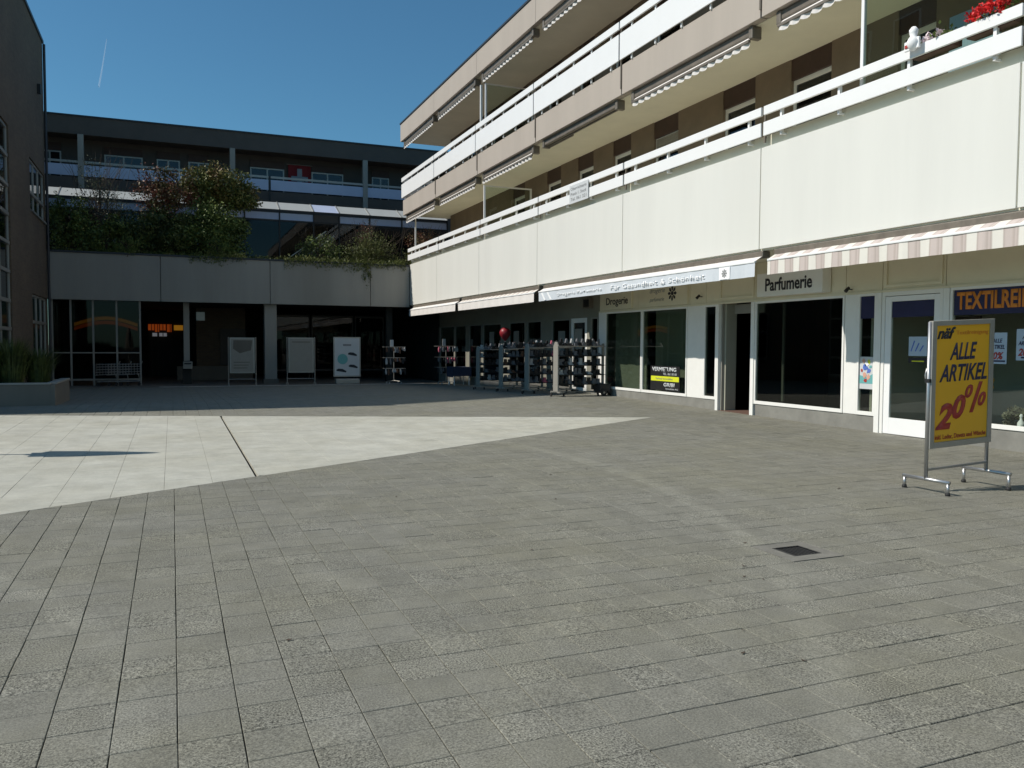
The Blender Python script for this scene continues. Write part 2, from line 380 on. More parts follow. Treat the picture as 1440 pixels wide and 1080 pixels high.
def txt(s, org, xd, yd, w=None, h=None, m='inkdark', parent=None, name='lettering', ext=.003, bold=0., shear=0., gap=1., align='L'):
    """letters as thin raised mesh: lower left at org, reading along xd, fitted to width w and height h"""
    cu = bpy.data.curves.new('t', 'FONT'); cu.body = s; cu.size = 1; cu.extrude = 0; cu.offset = bold; cu.shear = shear; cu.space_character = gap
    cu.resolution_u = 3
    ob = bpy.data.objects.new('t', cu); C.objects.link(ob)
    dg = bpy.context.evaluated_depsgraph_get(); dg.update()
    me = bpy.data.meshes.new_from_object(ob.evaluated_get(dg))
    bpy.data.objects.remove(ob); bpy.data.curves.remove(cu)
    xs = [v.co.x for v in me.vertices]; ys = [v.co.y for v in me.vertices]
    x0, x1, y0, y1 = min(xs), max(xs), min(ys), max(ys)
    sx = w/(x1-x0) if w else None; sy = h/(y1-y0) if h else None
    if sx is None: sx = sy
    if sy is None: sy = sx
    X = Vector(xd).normalized(); Y = Vector(yd).normalized(); N = X.cross(Y)
    bm = bmesh.new(); bm.from_mesh(me); bpy.data.meshes.remove(me)
    o0 = wloc(parent) if parent is not None else Vector((0,0,0))
    for v in bm.verts:
        p = Vector(org)+X*((v.co.x-x0)*sx)+Y*((v.co.y-y0)*sy); v.co = p-o0+N*ext
    r = bmesh.ops.extrude_face_region(bm, geom=bm.faces[:])
    for v in [g for g in r['geom'] if isinstance(g, bmesh.types.BMVert)]: v.co -= N*ext*.8
    me2 = bpy.data.meshes.new(name); bm.to_mesh(me2); bm.free(); me2.materials.append(M[m])
    o = bpy.data.objects.new(name, me2); C.objects.link(o)
    if parent is not None: o.parent = parent
    return o
FX_, FU = (0, -1, 0), (0, 0, 1)       # reading direction on a facade that faces -X
BX_ = (1, 0, 0)                        # on a board that faces -Y

def gz(y):
    if y <= 21: return .01*y
    if y <= 35: return .21-.31*(y-21)/14
    return -.10

# ------------------------------------------------------------ ground and paving
mb = MB()
ys = [-400, -60, 0, 21, 35, 60, 200, 800]
for i in range(len(ys)-1):
    a, b_ = ys[i], ys[i+1]
    za = gz(max(a, -60))-.06; zb = gz(max(b_, -60))-.06
    mb.quad((-800, a, za), (800, a, za), (800, b_, zb), (-800, b_, zb))
tag(mb.build('ground', 'soil'), kind='structure')

TRI = [(-14.5, 22.98), (9.28, 14.72), (-14.5, 1.17)]
def clip(poly, a, b, keep):
    """keep the side of line a->b where cross*keep >= 0"""
    outp = []
    n = len(poly)
    def sd(p): return ((b[0]-a[0])*(p[1]-a[1])-(b[1]-a[1])*(p[0]-a[0]))*keep
    for i in range(n):
        p, q = poly[i], poly[(i+1) % n]; sp, sq = sd(p), sd(q)
        if sp >= 0: outp.append(p)
        if (sp >= 0) != (sq >= 0):
            t = sp/(sp-sq); outp.append((p[0]+(q[0]-p[0])*t, p[1]+(q[1]-p[1])*t))
    return outp
def area(p):
    return abs(sum(p[i][0]*p[(i+1) % len(p)][1]-p[(i+1) % len(p)][0]*p[i][1] for i in range(len(p))))/2
def inside_parts(poly):
    q = clip(poly, TRI[0], TRI[1], -1)
    return clip(q, TRI[2], TRI[1], 1) if len(q) > 2 else []
def outside_parts(poly):
    r = []
    q = clip(poly, TRI[0], TRI[1], 1)
    if len(q) > 2: r.append(q)
    q = clip(poly, TRI[0], TRI[1], -1)
    if len(q) > 2:
        q2 = clip(q, TRI[2], TRI[1], -1)
        if len(q2) > 2: r.append(q2)
    return r
def near_tri(x0, x1, y0, y1):
    c = ((x0+x1)/2, (y0+y1)/2)
    def s(a, b): return ((b[0]-a[0])*(c[1]-a[1])-(b[1]-a[1])*(c[0]-a[0]))/math.hypot(b[0]-a[0], b[1]-a[1])
    d1 = -s(TRI[0], TRI[1]); d2 = s(TRI[2], TRI[1])
    return min(d1, d2)
def stone(mb, poly, dz=0., tx=0., ty=0., ch=.0028, depth=.05):
    cx = sum(p[0] for p in poly)/len(poly); cy = sum(p[1] for p in poly)/len(poly)
    b = len(mb.v); n = len(poly)
    def z(x, y): return gz(y)+dz+tx*(x-cx)+ty*(y-cy)
    for p in poly:
        d = math.hypot(p[0]-cx, p[1]-cy) or 1
        k = max(0, 1-ch*1.4/d); x = cx+(p[0]-cx)*k; y = cy+(p[1]-cy)*k
        mb.v.append((x, y, z(x, y)))
    for p in poly: mb.v.append((p[0], p[1], z(*p)-ch))
    for p in poly: mb.v.append((p[0], p[1], z(*p)-depth))
    mb.f.append(tuple(b+i for i in range(n))); mb.mi.append(0)
    for r in (0, 1):
        for i in range(n):
            j = (i+1) % n; mb.f.append((b+(r+1)*n+i, b+(r+1)*n+j, b+r*n+j, b+r*n+i)); mb.mi.append(0)

DR = (4.25, 4.75)   # drain stone corner
def seen(x, y): return y > 2.2 and -.20*y-.3 < x < 1.25*y+.4
pav = []
P = .25
for i in range(-56, 47):
    for j in range(-12, 142):
        x0, y0 = i*P, j*P
        if DR[0]-.01 < x0 < DR[0]+.49 and DR[1]-.01 < y0 < DR[1]+.49: continue
        if y0 < 0 and (x0 < -6): continue
        # joints open along Y on the left, tight across on the right
        gx = .0018 if x0 < 1.6 else .0011
        gy = .0014 if x0 < 1.6 else .0026
        if random.random() < .12: gx *= 1.5
        jx = random.gauss(0, .0007)
        q = [(x0+gx+jx, y0+gy), (x0+P-gx+jx, y0+gy), (x0+P-gx+jx, y0+P-gy), (x0+gx+jx, y0+P-gy)]
        d = near_tri(x0, x0+P, y0, y0+P)
        if d > .2: continue
        for poly in ([q] if d < -.2 else outside_parts(q)):
            if area(poly) > .0008: pav.append((x0+P/2, y0+P/2, poly))
paving = thing('plaza_paving', (0, 0, 0), None, None); tag(paving, kind='structure')
vis = sorted([p for p in pav if seen(p[0], p[1]) and len(p[2]) == 4 and area(p[2]) > .055], key=lambda p: p[0]**2+p[1]**2)[:290]
vs = set(id(p) for p in vis)
for p in vis:
    m1 = MB(); stone(m1, p[2], random.gauss(0, .0007), random.gauss(0, .003), random.gauss(0, .003)); m1.build('paver', 'paver', paving)
mb = MB()
for p in pav:
    if id(p) not in vs: stone(mb, p[2], random.gauss(0, .0008), random.gauss(0, .003), random.gauss(0, .003))
tag(mb.build('paver_field', 'paver', paving), kind='stuff')
# pale slabs
slabs = []
S_ = .5
for i in range(-29, 20):
    for j in range(0, 48):
        x0, y0 = i*S_+.4, j*S_
        if near_tri(x0, x0+S_, y0, y0+S_) < -.5: continue
        g = .0011
        gl = .022 if abs(x0-.9) < .05 else g
        gr = .022 if abs(x0+S_-.9) < .05 else g
        q = [(x0+gl, y0+g), (x0+S_-gr, y0+g), (x0+S_-gr, y0+S_-g), (x0+gl, y0+S_-g)]
        ip = inside_parts(q)
        if len(ip) > 2 and area(ip) > .002: slabs.append((x0, y0, ip))
light = thing('light_paving', (0, 0, 0), None, None); tag(light, kind='structure')
vis = sorted([p for p in slabs if seen(p[0]+.3, p[1]+.2)], key=lambda p: p[0]**2+p[1]**2)[:290]
vs = set(id(p) for p in vis)
for p in vis:
    m1 = MB(); stone(m1, p[2], random.gauss(0, .0006), random.gauss(0, .001), random.gauss(0, .001), ch=.0015); m1.build('slab', 'slab', light)
mb = MB()
for p in slabs:
    if id(p) not in vs: stone(mb, p[2], 0, 0, 0, ch=.0015)
tag(mb.build('slab_field', 'slab', light), kind='stuff')
# pale kerb line under the wing
mb = MB()
x = -.5
while x < 10.1:
    mb.box(x+.004, x+.996, 35.50, 35.68, -.20, -.085); x += 1.0
k = mb.build('kerb', 'kerb', bevel=.006); tag(k, kind='structure')
# floor of the passage
tag(box(-4.5, 24, 35.7, 62, -.25, -.10).build('passage_floor', 'conc'), kind='structure')

# drain
dr = thing('drain', (4.50, 5.0, gz(5.0)), 'small square drain grate set in a concrete surround in the paving', 'drain')
z0 = gz(5.0)
mb = MB()
for a in ((4.255, 4.745, 4.755, 4.87), (4.255, 4.745, 5.13, 5.245), (4.255, 4.37, 4.87, 5.13), (4.63, 4.745, 4.87, 5.13)): mb.box(*a, z0-.05, z0+.001)
mb.build('surround', 'surround', dr)
mb = MB(); mb.box(4.37, 4.63, 4.87, 4.885, z0-.04, z0+.003).box(4.37, 4.63, 5.115, 5.13, z0-.04, z0+.003).box(4.37, 4.385, 4.885, 5.115, z0-.04, z0+.003).box(4.615, 4.63, 4.885, 5.115, z0-.04, z0+.003)
mb.build('frame', 'black', dr)
for k in range(7):
    box(4.40+k*.031, 4.412+k*.031, 4.885, 5.115, z0-.03, z0-.002).build('bar', 'black', dr)

# ------------------------------------------------------------ right building
RB = thing('apartment_building', (17, 12, 0), 'cream and taupe apartment block with long white balcony rails above the row of shops', 'building')
XF, XP, XU, WX = 11.71, 10.3, 10.2, 12.26
YE, YU = 37.3, 38.15
NB = -14.0
J1 = [YE, 33.1, 27.98, 22.86, 17.74, 12.62, 7.50, 2.38, -2.74, -7.86, -13.0]
for a, b_ in zip(J1[:-1], J1[1:]):
    box(XP, XP+.14, b_+.012, a-.012, 3.49, 5.38).build('fascia_panel', 'cream', RB, bevel=.006)
# end panel facing the back wing is hidden; carcass behind the panels
box(XP+.03, 24, -13, YE-.02, 3.52, 5.34).build('floor_slab', 'soffit', RB)
box(XP+.05, XF+.3, -13, YE-.05, 3.46, 3.515).build('soffit', 'soffit', RB)
# first floor upstand, rails
box(10.37, 10.60, -13, YE-.05, 5.383, 5.60).build('upstand', 'soffit', RB)
JR = [YE+.02, 32.55, 27.6, 22.58, 17.55, 12.48, 7.4, 2.3, -2.8, -7.9, -13]
for a, b_ in zip(JR[:-1], JR[1:]):
    box(10.20, 10.245, b_+.035, a-.035, 5.94, 6.10).build('top_rail', 'white', RB, bevel=.004)
    box(10.20, 10.235, b_+.035, a-.035, 5.56, 5.81).build('rail_board', 'white', RB, bevel=.003)
    n = 4
    for i in range(n):
        y = a-.45-(a-b_-.9)*i/(n-1)
        MB().box(10.25, 10.30, y-.025, y+.025, 5.53, 5.98).box(10.25, 10.37, y-.02, y+.02, 5.50, 5.53).build('rail_post', 'white', RB)
    MB().box(10.26, 10.29, b_-.02, b_+.02, 5.45, 6.08).build('rail_post', 'bronze', RB)
# recessed walls, floor 1 and 2
def upper_wall(z0, z1, x):
    box(x, x+.3, -13, YE-.1, z0, z1).build('wall', 'brownwall', RB)
# window openings are built as recessed units in front of dark niche: wall pieces between them
WIN = [(29.5, 28.35), (26.4, 25.27), (24.02, 22.95), (21.72, 20.68), (19.48, 18.3), (16.43, 15.25), (14.1, 12.93), (11.3, 10.5)]
def wall_with_windows(z0, z1, x, wins, box_h=.45, sill=.0):
    edges = [YE-.1]; 
    for a, b_ in wins: edges += [a, b_]
    edges.append(-13)
    mb = MB()
    for k in range(0, len(edges), 2): mb.box(x, x+.3, edges[k+1], edges[k], z0, z1)
    mb.build('wall', 'brownwall', RB)
    for a, b_ in wins:
        box(x+.02, x+.25, b_+.003, a-.003, z1-box_h, z1-.002).build('shutter_box', 'darkbrown', RB)
        f = MB(); zt, zb = z1-box_h, z0+.05
        f.box(x+.08, x+.16, a-.07, a-.003, zb, zt).box(x+.08, x+.16, b_+.003, b_+.07, zb, zt).box(x+.08, x+.16, b_+.07, a-.07, zt-.10, zt-.003).box(x+.08, x+.16, b_+.07, a-.07, zb, zb+.08)
        mid = (a+b_)/2
        wdw = f.build('window', 'whiteframe', RB)
        box(x+.11, x+.12, b_+.07, a-.07, zb+.08, zt-.10).build('pane', 'glassdark', wdw)
        box(x+.26, x+.29, b_, a, z0, z1-box_h).build('curtain', 'dark', wdw)
wall_with_windows(5.345, 7.76, WX, WIN)
wall_with_windows(8.3, 11.3, WX, [(35, 33.9), (31.8, 30.4), (29.5, 28.35), (26.4, 25.27), (24.02, 22.95), (21.72, 20.68), (19.48, 18.3)], .6)
# a rolled shutter partly down in one of the windows
sh = MB()
for k in range(9): sh.box(WX+.05, WX+.075, 18.37, 19.41, 7.22-k*.055, 7.22-k*.055+.045)
o = sh.build('roller_shutter', 'alu', RB); 
# second floor slab with taupe fascia panels
J2 = [YU, 32.94, 27.9, 22.8, 17.69, 12.57, 7.45, 2.3, -2.8, -7.9, -13]
for a, b_ in zip(J2[:-1], J2[1:]):
    box(XU, XU+.16, b_+.022, a-.022, 7.76, 8.47).build('fascia_panel', 'taupe', RB, bevel=.006)
    box(XU+.17, XU+.2, b_-.03, b_+.03, 7.78, 8.45).build('joint_strip', 'bronze', RB)
box(XU+.1, 24, -13, YU-.02, 7.8, 8.3).build('floor_slab', 'taupe', RB)
box(XU+.17, WX+.2, -13, YU-.03, 7.752, 7.80).build('soffit', 'soffit', RB)
# return fascia at the far end
box(XU+.16, 13.2, YU-.16, YU, 7.765, 8.465).build('fascia_panel', 'taupe', RB)
for a, b_ in zip(J2[:-1], J2[1:]):
    box(10.12, 10.165, b_+.03, a-.03, 9.32, 9.50).build('top_rail', 'white', RB, bevel=.004)
    box(10.12, 10.15, b_+.03, a-.03, 8.57, 9.20).build('rail_board', 'white', RB, bevel=.003)
    for i in range(5):
        y = a-.5-(a-b_-1.0)*i/4
        MB().box(10.168, 10.20, y-.022, y+.022, 8.50, 9.36).box(10.168, 10.3, y-.02, y+.02, 8.472, 8.50).build('rail_post', 'white', RB)
    MB().box(10.17, 10.198, b_-.02, b_+.02, 7.9, 9.48).build('rail_post', 'bronze', RB)
MB().box(10.17, 13.2, YU-.05, YU, 9.32, 9.5).box(10.17, 13.2, YU-.04, YU-.01, 8.57, 9.2).build('rail_board', 'white', RB)
# roof
J3 = [YU+.45, 33.2, 28.02, 22.86, 17.7, 12.6, 7.4, 2.3, -2.8, -7.9, -13]
for a, b_ in zip(J3[:-1], J3[1:]):
    box(XU, XU+.16, b_+.008, a-.008, 11.31, 12.12).build('fascia_panel', 'taupe', RB, bevel=.006)
box(XU-.03, 24, -13, YU+.48, 12.125, 12.19).build('roof_edge', 'roofcap', RB)
box(XU+.15, 24, -13, YU+.43, 11.35, 12.12).build('roof', 'taupe', RB)
box(XU+.165, WX+.2, -13, YU+.42, 11.30, 11.35).build('soffit', 'soffit', RB)
box(XU+.16, 13.5, YU+.28, YU+.44, 11.32, 12.12).build('fascia_panel', 'taupe', RB)
# body of the building behind the recessed walls
box(WX+.31, 24, -13, YE-.12, 5.35, 11.3).build('core_wall', 'brownwall', RB)
# balcony partitions with glass (screens across the balcony) and glazed enclosures
def screen(y, z0, z1, x0=10.34, x1=12.2):
    s = MB(); s.box(x0, x0+.06, y-.03, y+.03, z0, z1).box(x1-.06, x1, y-.03, y+.03, z0, z1).box(x0+.06, x1-.06, y-.025, y+.025, z1-.05, z1)
    o = s.build('screen_frame', 'white', RB)
    box(x0+.06, x1-.06, y-.005, y+.005, z0, z1-.05).build('pane', 'glassgreen', o)
screen(27.6, 5.345, 7.35); screen(27.5, 8.3, 10.9); 
box(10.5, 10.56, 37.1, 37.16, 5.345, 7.7).build('end_post', 'white', RB)
box(10.32, 10.39, 27.9, 27.97, 8.3, 10.95).build('end_post', 'white', RB)
# glazed enclosure of the near balcony
s = MB()
s.box(10.36, 10.42, 10.24, 10.30, 5.62, 7.75)
for y in (7.2, 4.1, 1.0): s.box(10.36, 10.42, y, y+.06, 5.62, 7.75)
o = s.build('balcony_glazing', 'white', RB)
for a, b_ in ((10.24, 7.26), (7.2, 4.16), (4.1, 1.06)): box(10.385, 10.395, b_, a, 5.62, 7.75).build('pane', 'glassgreen', o)
# pale folded blind behind that glazing
box(11.2, 11.24, 8.5, 9.35, 5.7, 6.75).build('privacy_panel', 'bluepaper', RB)

# ---- awnings on the flats (retracted, scalloped valance)
def flat_awning(y1, y0, ztop, label, valance=True, cloth='whitecloth'):
    t = thing('balcony_awning', (10.5, (y0+y1)/2, ztop), label, 'awning', 'retracted awnings above the balconies')
    MB().box(10.30, 10.46, y0, y1, ztop-.17, ztop-.004).build('cassette', 'bronze', t, bevel=.02)
    for ya in (y1-.10, y0-.02): MB().box(10.27, 10.50, ya, ya+.12, ztop-.24, ztop-.003).build('bracket', 'bronze', t, bevel=.02)
    if valance:
        MB().box(10.24, 10.29, y0+.05, y1-.05, ztop-.30, ztop-.25).build('front_bar', 'bronze', t)
        mb = MB(); n = int((y1-y0-.1)/.055)
        for i in range(n):
            a = y0+.05+i*(y1-y0-.1)/n; b2 = y0+.05+(i+1)*(y1-y0-.1)/n
            f = lambda y: .022*math.sin(y*2*math.pi/.27)
            g_ = lambda y: .05*abs(math.sin(y*math.pi/.27))
            xa, xb = 10.27+f(a), 10.27+f(b2); za, zb = ztop-.345-g_(a), ztop-.345-g_(b2)
            mb.quad((xa, a, ztop-.30), (xb, b2, ztop-.30), (xb, b2, zb), (xa, a, za))
            mb.quad((10.26, a, ztop-.25), (10.38, a, ztop-.12), (10.38, b2, ztop-.12), (10.26, b2, ztop-.25))
        mb.build('valance', cloth, t)
    else:
        MB().box(10.45, 10.5, y1-1.6, y1-.1, ztop-.22, ztop-.17).build('folding_arm', 'bronze', t)
        MB().box(10.40, 10.44, y0+.05, y1-.05, ztop-.2, ztop-.16).build('front_bar', 'bronze', t)
nth = ['at the far end', 'second from the far end', 'third from the far end', 'fourth from the far end', 'fifth from the far end', 'sixth from the far end', 'seventh from the far end']
for k, (a, b_) in enumerate(zip(J3[:-1][:5], J3[1:][:5])):
    flat_awning(a-.35, b_+.35, 11.30, 'retracted awning with scalloped white edge under the roof overhang, '+nth[k])
for k, (a, b_) in enumerate(zip(J2[:-1][:7], J2[1:][:7])):
    v = k != 3
    flat_awning(a-.35, b_+.35, 7.75, ('retracted awning with scalloped white edge' if v else 'fully closed awning without visible valance')+' above the lower balcony, '+nth[k], v)

# ---- flowers and sheet sign on the lower balcony
def flower_box(y, n, matp, label, h=.17, red=True):
    t = thing('flower_box', (10.13, y, 5.95), label, 'flower box')
    box(10.27, 10.45, y-.35, y+.35, 5.93, 6.09).build('planter_box', 'terracotta', t, bevel=.01)
    mb = MB()
    for i in range(180):
        p = Vector((10.32+random.gauss(0, .06), y+random.uniform(-.36, .36), 6.08+abs(random.gauss(0, .06))))
        leafq(mb, p, .035)
    mb.build('leaves', 'lf_green', t)
    mb = MB()
    for i in range(n):
        c = Vector((10.28+random.gauss(0, .06), y+random.uniform(-.34, .34), 6.13+random.uniform(0, h)))
        for j in range(26): leafq(mb, c+Vector((random.gauss(0, .03), random.gauss(0, .03), random.gauss(0, .03))), .03)
    mb.build('blossoms', matp, t)
def leafq(mb, p, s, aspect=.6, vert=0.):
    a = Vector((random.gauss(0, 1), random.gauss(0, 1), random.gauss(0, 1)-vert)).normalized()
    b = a.cross(Vector((random.gauss(0, 1), random.gauss(0, 1), random.gauss(0, 1)))).normalized()
    s = s*random.uniform(.6, 1.3)
    mb.quad(p-a*s, p+b*s*aspect-a*s*.1, p+a*s, p-b*s*aspect-a*s*.1)
flower_box(7.95, 20, 'petal', 'box of bright red geraniums on the white balcony rail at the right edge')
flower_box(8.85, 5, 'petalpale', 'small box with white flowers on the balcony rail beside the red geraniums', .05)
t = thing('hanging_ornament', (10.15, 9.05, 6.0), 'white ragged figure with dark red spots hung on the balcony rail', 'ornament')
mb = MB()
mb.lathe((10.12, 9.05, 6.0), [(.02, 0), (.07, .05), (.10, .12), (.07, .18), (.045, .21), (.06, .25), (.065, .30), (.03, .345)], 12)
mb.build('body', 'bannertext', t, smooth=True)
mb = MB().box(10.1, 10.14, 9.10, 9.20, 6.02, 6.16); mb.build('wing', 'bannertext', t, bevel=.01); MB().box(10.1, 10.14, 8.94, 9.0, 6.02, 6.18).build('wing', 'bannertext', t, bevel=.01)
mb = MB().box(10.085, 10.10, 9.12, 9.18, 6.06, 6.11); mb.build('spot', 'redprint', t, bevel=.008)
t = thing('sheet_sign', (10.17, 19.9, 5.8), 'white printed sheet sign tied to the lower balcony rail', 'sign')
box(10.17, 10.18, 19.32, 20.42, 5.53, 6.02).build('sheet', 'paper', t)
for k, s in enumerate(['Oberrichterin', 'Praxis 1. Stock', 'Tel. 061 321']):
    txt(s, (10.168, 20.34, 5.88-k*.14), FX_, FU, .92, .085, 'screwgrey', t, 'print', ext=.002)

# ------------------------------------------------------------ shop front under the flats (part of the building)
HD, SL = 2.62, .40          # window head and sill
def post(y1, y0, z0, z1, x0=XF, x1=XF+.12, m='whiteframe', name='post', bevel=.004): return box(x0, x1, y0, y1, z0, z1).build(name, m, RB, bevel=bevel)
def shop_window(y1, y0, z0=SL, z1=HD, tint='glass', label=None, fm='whiteframe'):
    f = MB(); w_ = .045
    f.box(XF, XF+.07, y1-w_, y1, z0, z1).box(XF, XF+.07, y0, y0+w_, z0, z1).box(XF, XF+.07, y0+w_, y1-w_, z0, z0+.07).box(XF, XF+.07, y0+w_, y1-w_, z1-w_, z1)
    o = f.build('shop_window', fm, RB, bevel=.003)
    box(XF+.03, XF+.04, y0+w_, y1-w_, z0+.07, z1-w_).build('pane', tint, o)
    return o
# plinths
for a, b_ in ((21.1, 15.83), (14.4, 11.12), (9.62, 2.0), (1.8, -13)):
    box(XF+.02, XF+.3, b_, a, -.2, SL-.002).build('plinth', 'plinth', RB)
post(21.5, 21.12, gz(21)-.1, 2.62, m='whiteframe')
shop_window(21.12, 19.10); shop_window(19.08, 16.98)
post(16.97, 16.30, SL, HD, XF+.01, m='whiteframe')
shop_window(16.29, 15.80)
post(15.80, 15.70, 0, HD, XF-.015)
# recessed doorway
box(XF+.06, XF+.36, 15.655, 15.695, .1, 2.615).build('doorway_reveal', 'lightgrey', RB)
box(XF+.42, XF+3.2, 15.60, 15.648, .16, 2.88).build('inner_partition', 'dark', RB)
box(XF+3.2, XF+3.25, 12.0, 15.6, .16, 2.88).build('inner_partition', 'dark', RB)
box(XF+.36, XF+.40, 14.57, 15.65, 2.4, 2.615).build('doorway_reveal', 'lightgrey', RB)
box(XF, XF+1.1, 14.5, 15.7, .08, gz(15)+.012).build('threshold', 'terracotta', RB)
post(14.56, 14.45, 0, HD, XF-.015)
shop_window(14.44, 11.88)
box(XF+.08, XF+.12, 13.60, 13.66, .5, 2.55).build('display_upright', 'alu', RB)
post(11.87, 11.56, SL, HD, XF+.01)
shop_window(11.55, 11.12, tint='shopclear')
post(11.11, 11.0, 0, HD, XF-.015)
# door of the cleaners
dfr = MB(); zb = gz(10.4)
dfr.box(XF, XF+.1, 10.93, 10.99, zb, 2.62).box(XF, XF+.1, 9.74, 9.80, zb, 2.62).box(XF, XF+.1, 9.80, 10.93, 2.55, 2.62)
dfr.build('door_frame', 'whiteframe', RB)
d = MB()
d.box(XF+.015, XF+.07, 10.80, 10.925, zb+.01, 2.54).box(XF+.015, XF+.07, 9.805, 9.92, zb+.01, 2.54).box(XF+.015, XF+.07, 9.92, 10.80, 2.45, 2.54).box(XF+.015, XF+.07, 9.92, 10.80, zb+.01, .40)
door = d.build('door', 'white', RB, bevel=.004)
box(XF+.035, XF+.045, 9.92, 10.80, .40, 2.45).build('pane', 'shopclear', door)
pts = [(XF-.005-.07*math.sin(math.pi*i/10), 9.98, 1.0+.34*i/10) for i in range(11)]
MB().tube(pts, .012, 8).build('handle', 'steel', door, smooth=True)
post(9.73, 9.62, 0, HD, XF-.01)
shop_window(9.61, 5.2, tint='shopclear'); shop_window(5.15, 2.0)
post(1.99, 1.7, 0, HD)
shop_window(1.69, -5); shop_window(-5.02, -12.9)
# navy film strips at window heads of the cleaners
for a, b_ in ((11.50, 11.17), (10.79, 9.93)):
    box(XF+.026, XF+.029, b_, a, 2.17, 2.57 if a > 11 else 2.445).build('film_strip', 'navy', RB)
# band above the windows
seams = [21.5, 19.3, 16.9, 16.25, 14.45, 11.88, 11.02, 9.72, 6.6, 3.3, 0, -4, -8, -13]
for a, b_ in zip(seams[:-1], seams[1:]):
    box(XF+.03, XF+.12, b_+.006, a-.006, 2.625, 3.455).build('header_panel', 'beige', RB, bevel=.004)
def raised(y1, y0, z0, z1):  # recessed field with frame
    MB().box(XF-.005, XF+.03, y1-.05, y1, z0, z1).box(XF-.005, XF+.03, y0, y0+.05, z0, z1).box(XF-.005, XF+.03, y0+.05, y1-.05, z0, z0+.05).box(XF-.005, XF+.03, y0+.05, y1-.05, z1-.05, z1).build('header_frame', 'beige', RB)
raised(15.7, 14.5, 2.72, 3.4); raised(10.95, 9.77, 2.70, 3.4)
MB().box(XF, XF+.05, -12.9, 21.5, 2.6205, 2.66).build('header_rail', 'beige', RB)
# shoe shop front further back
yy = [37.2, 34.6, 33.6, 33.0, 29.4, 28.9, 25.4, 24.75, 23.1]
zf0 = .1
for a, b_, kind in ((37.1, 35.0, 'w'), (34.9, 33.4, 'w'), (33.0, 31.5, 'w'), (31.3, 29.3, 'w'), (28.5, 27.0, 'w'), (26.8, 25.6, 'w'), (24.75, 23.4, 'w'), (22.0, 21.55, 'w')):
    shop_window(a, b_, .25, 2.50, 'glass', fm='lightgrey')
for a, b_ in ((37.3, 37.12), (34.99, 34.91), (33.39, 33.01), (31.49, 31.31), (29.29, 28.51), (26.99, 26.81), (25.59, 24.76), (22.25, 22.01)):
    post(a, b_, -.1, 2.5, XF+.005, m='shadebeige')
d = MB(); d.box(XF+.02, XF+.08, 23.2, 23.35, .2, 2.5).box(XF+.02, XF+.08, 22.28, 22.42, .2, 2.5).box(XF+.02, XF+.08, 22.42, 23.2, 2.36, 2.5).box(XF+.02, XF+.08, 22.42, 23.2, .2, .34)
door2 = d.build('door', 'whiteframe', RB); box(XF+.045, XF+.05, 22.42, 23.2, .34, 2.36).build('pane', 'glass', door2)
box(XF+.02, XF+.3, 21.5, 37.2, -.3, .248).build('plinth', 'plinth', RB)
box(XF+.03, XF+.14, 21.5, 37.28, 2.503, 3.455).build('header_panel', 'shadebeige', RB)
# papers in those windows
for y, z in ((30.3, 1.95), (27.8, 1.95), (24.0, 1.9), (22.8, 1.95)):
    box(XF-.004, XF+.002, y-.25, y+.25, z-.42, z+.22).build('window_notice', 'lightgrey', RB)
# interiors
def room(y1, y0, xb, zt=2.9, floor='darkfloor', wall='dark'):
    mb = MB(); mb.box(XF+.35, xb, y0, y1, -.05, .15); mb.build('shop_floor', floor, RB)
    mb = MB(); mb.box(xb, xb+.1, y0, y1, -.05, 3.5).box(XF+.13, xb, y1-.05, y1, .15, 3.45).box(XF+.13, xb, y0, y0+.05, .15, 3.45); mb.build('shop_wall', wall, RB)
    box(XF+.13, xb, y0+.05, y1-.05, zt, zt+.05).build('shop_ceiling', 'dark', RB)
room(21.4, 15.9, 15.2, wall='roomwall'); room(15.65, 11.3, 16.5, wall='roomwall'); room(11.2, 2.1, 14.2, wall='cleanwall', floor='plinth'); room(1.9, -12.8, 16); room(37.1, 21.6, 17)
box(XF+.95, XF+1.5, 4.0, 8.9, .15, 1.15).build('counter', 'soffit', RB)
box(XF+1.8, XF+1.86, 6.5, 9.4, 1.3, 2.4).build('display_board', 'darkbrown', RB)
box(XF+1.2, XF+1.25, 10.0, 10.6, 1.5, 2.2).build('display_board', 'renderdark', RB)
# inner display boards seen through the drugstore glass
box(XF+.30, XF+.34, 16.9, 18.85, .2, 2.6).build('display_board', 'cleanwall', RB)
box(XF+.24, XF+.28, 19.2, 20.9, .2, 2.6).build('display_board', 'cleanwall', RB)

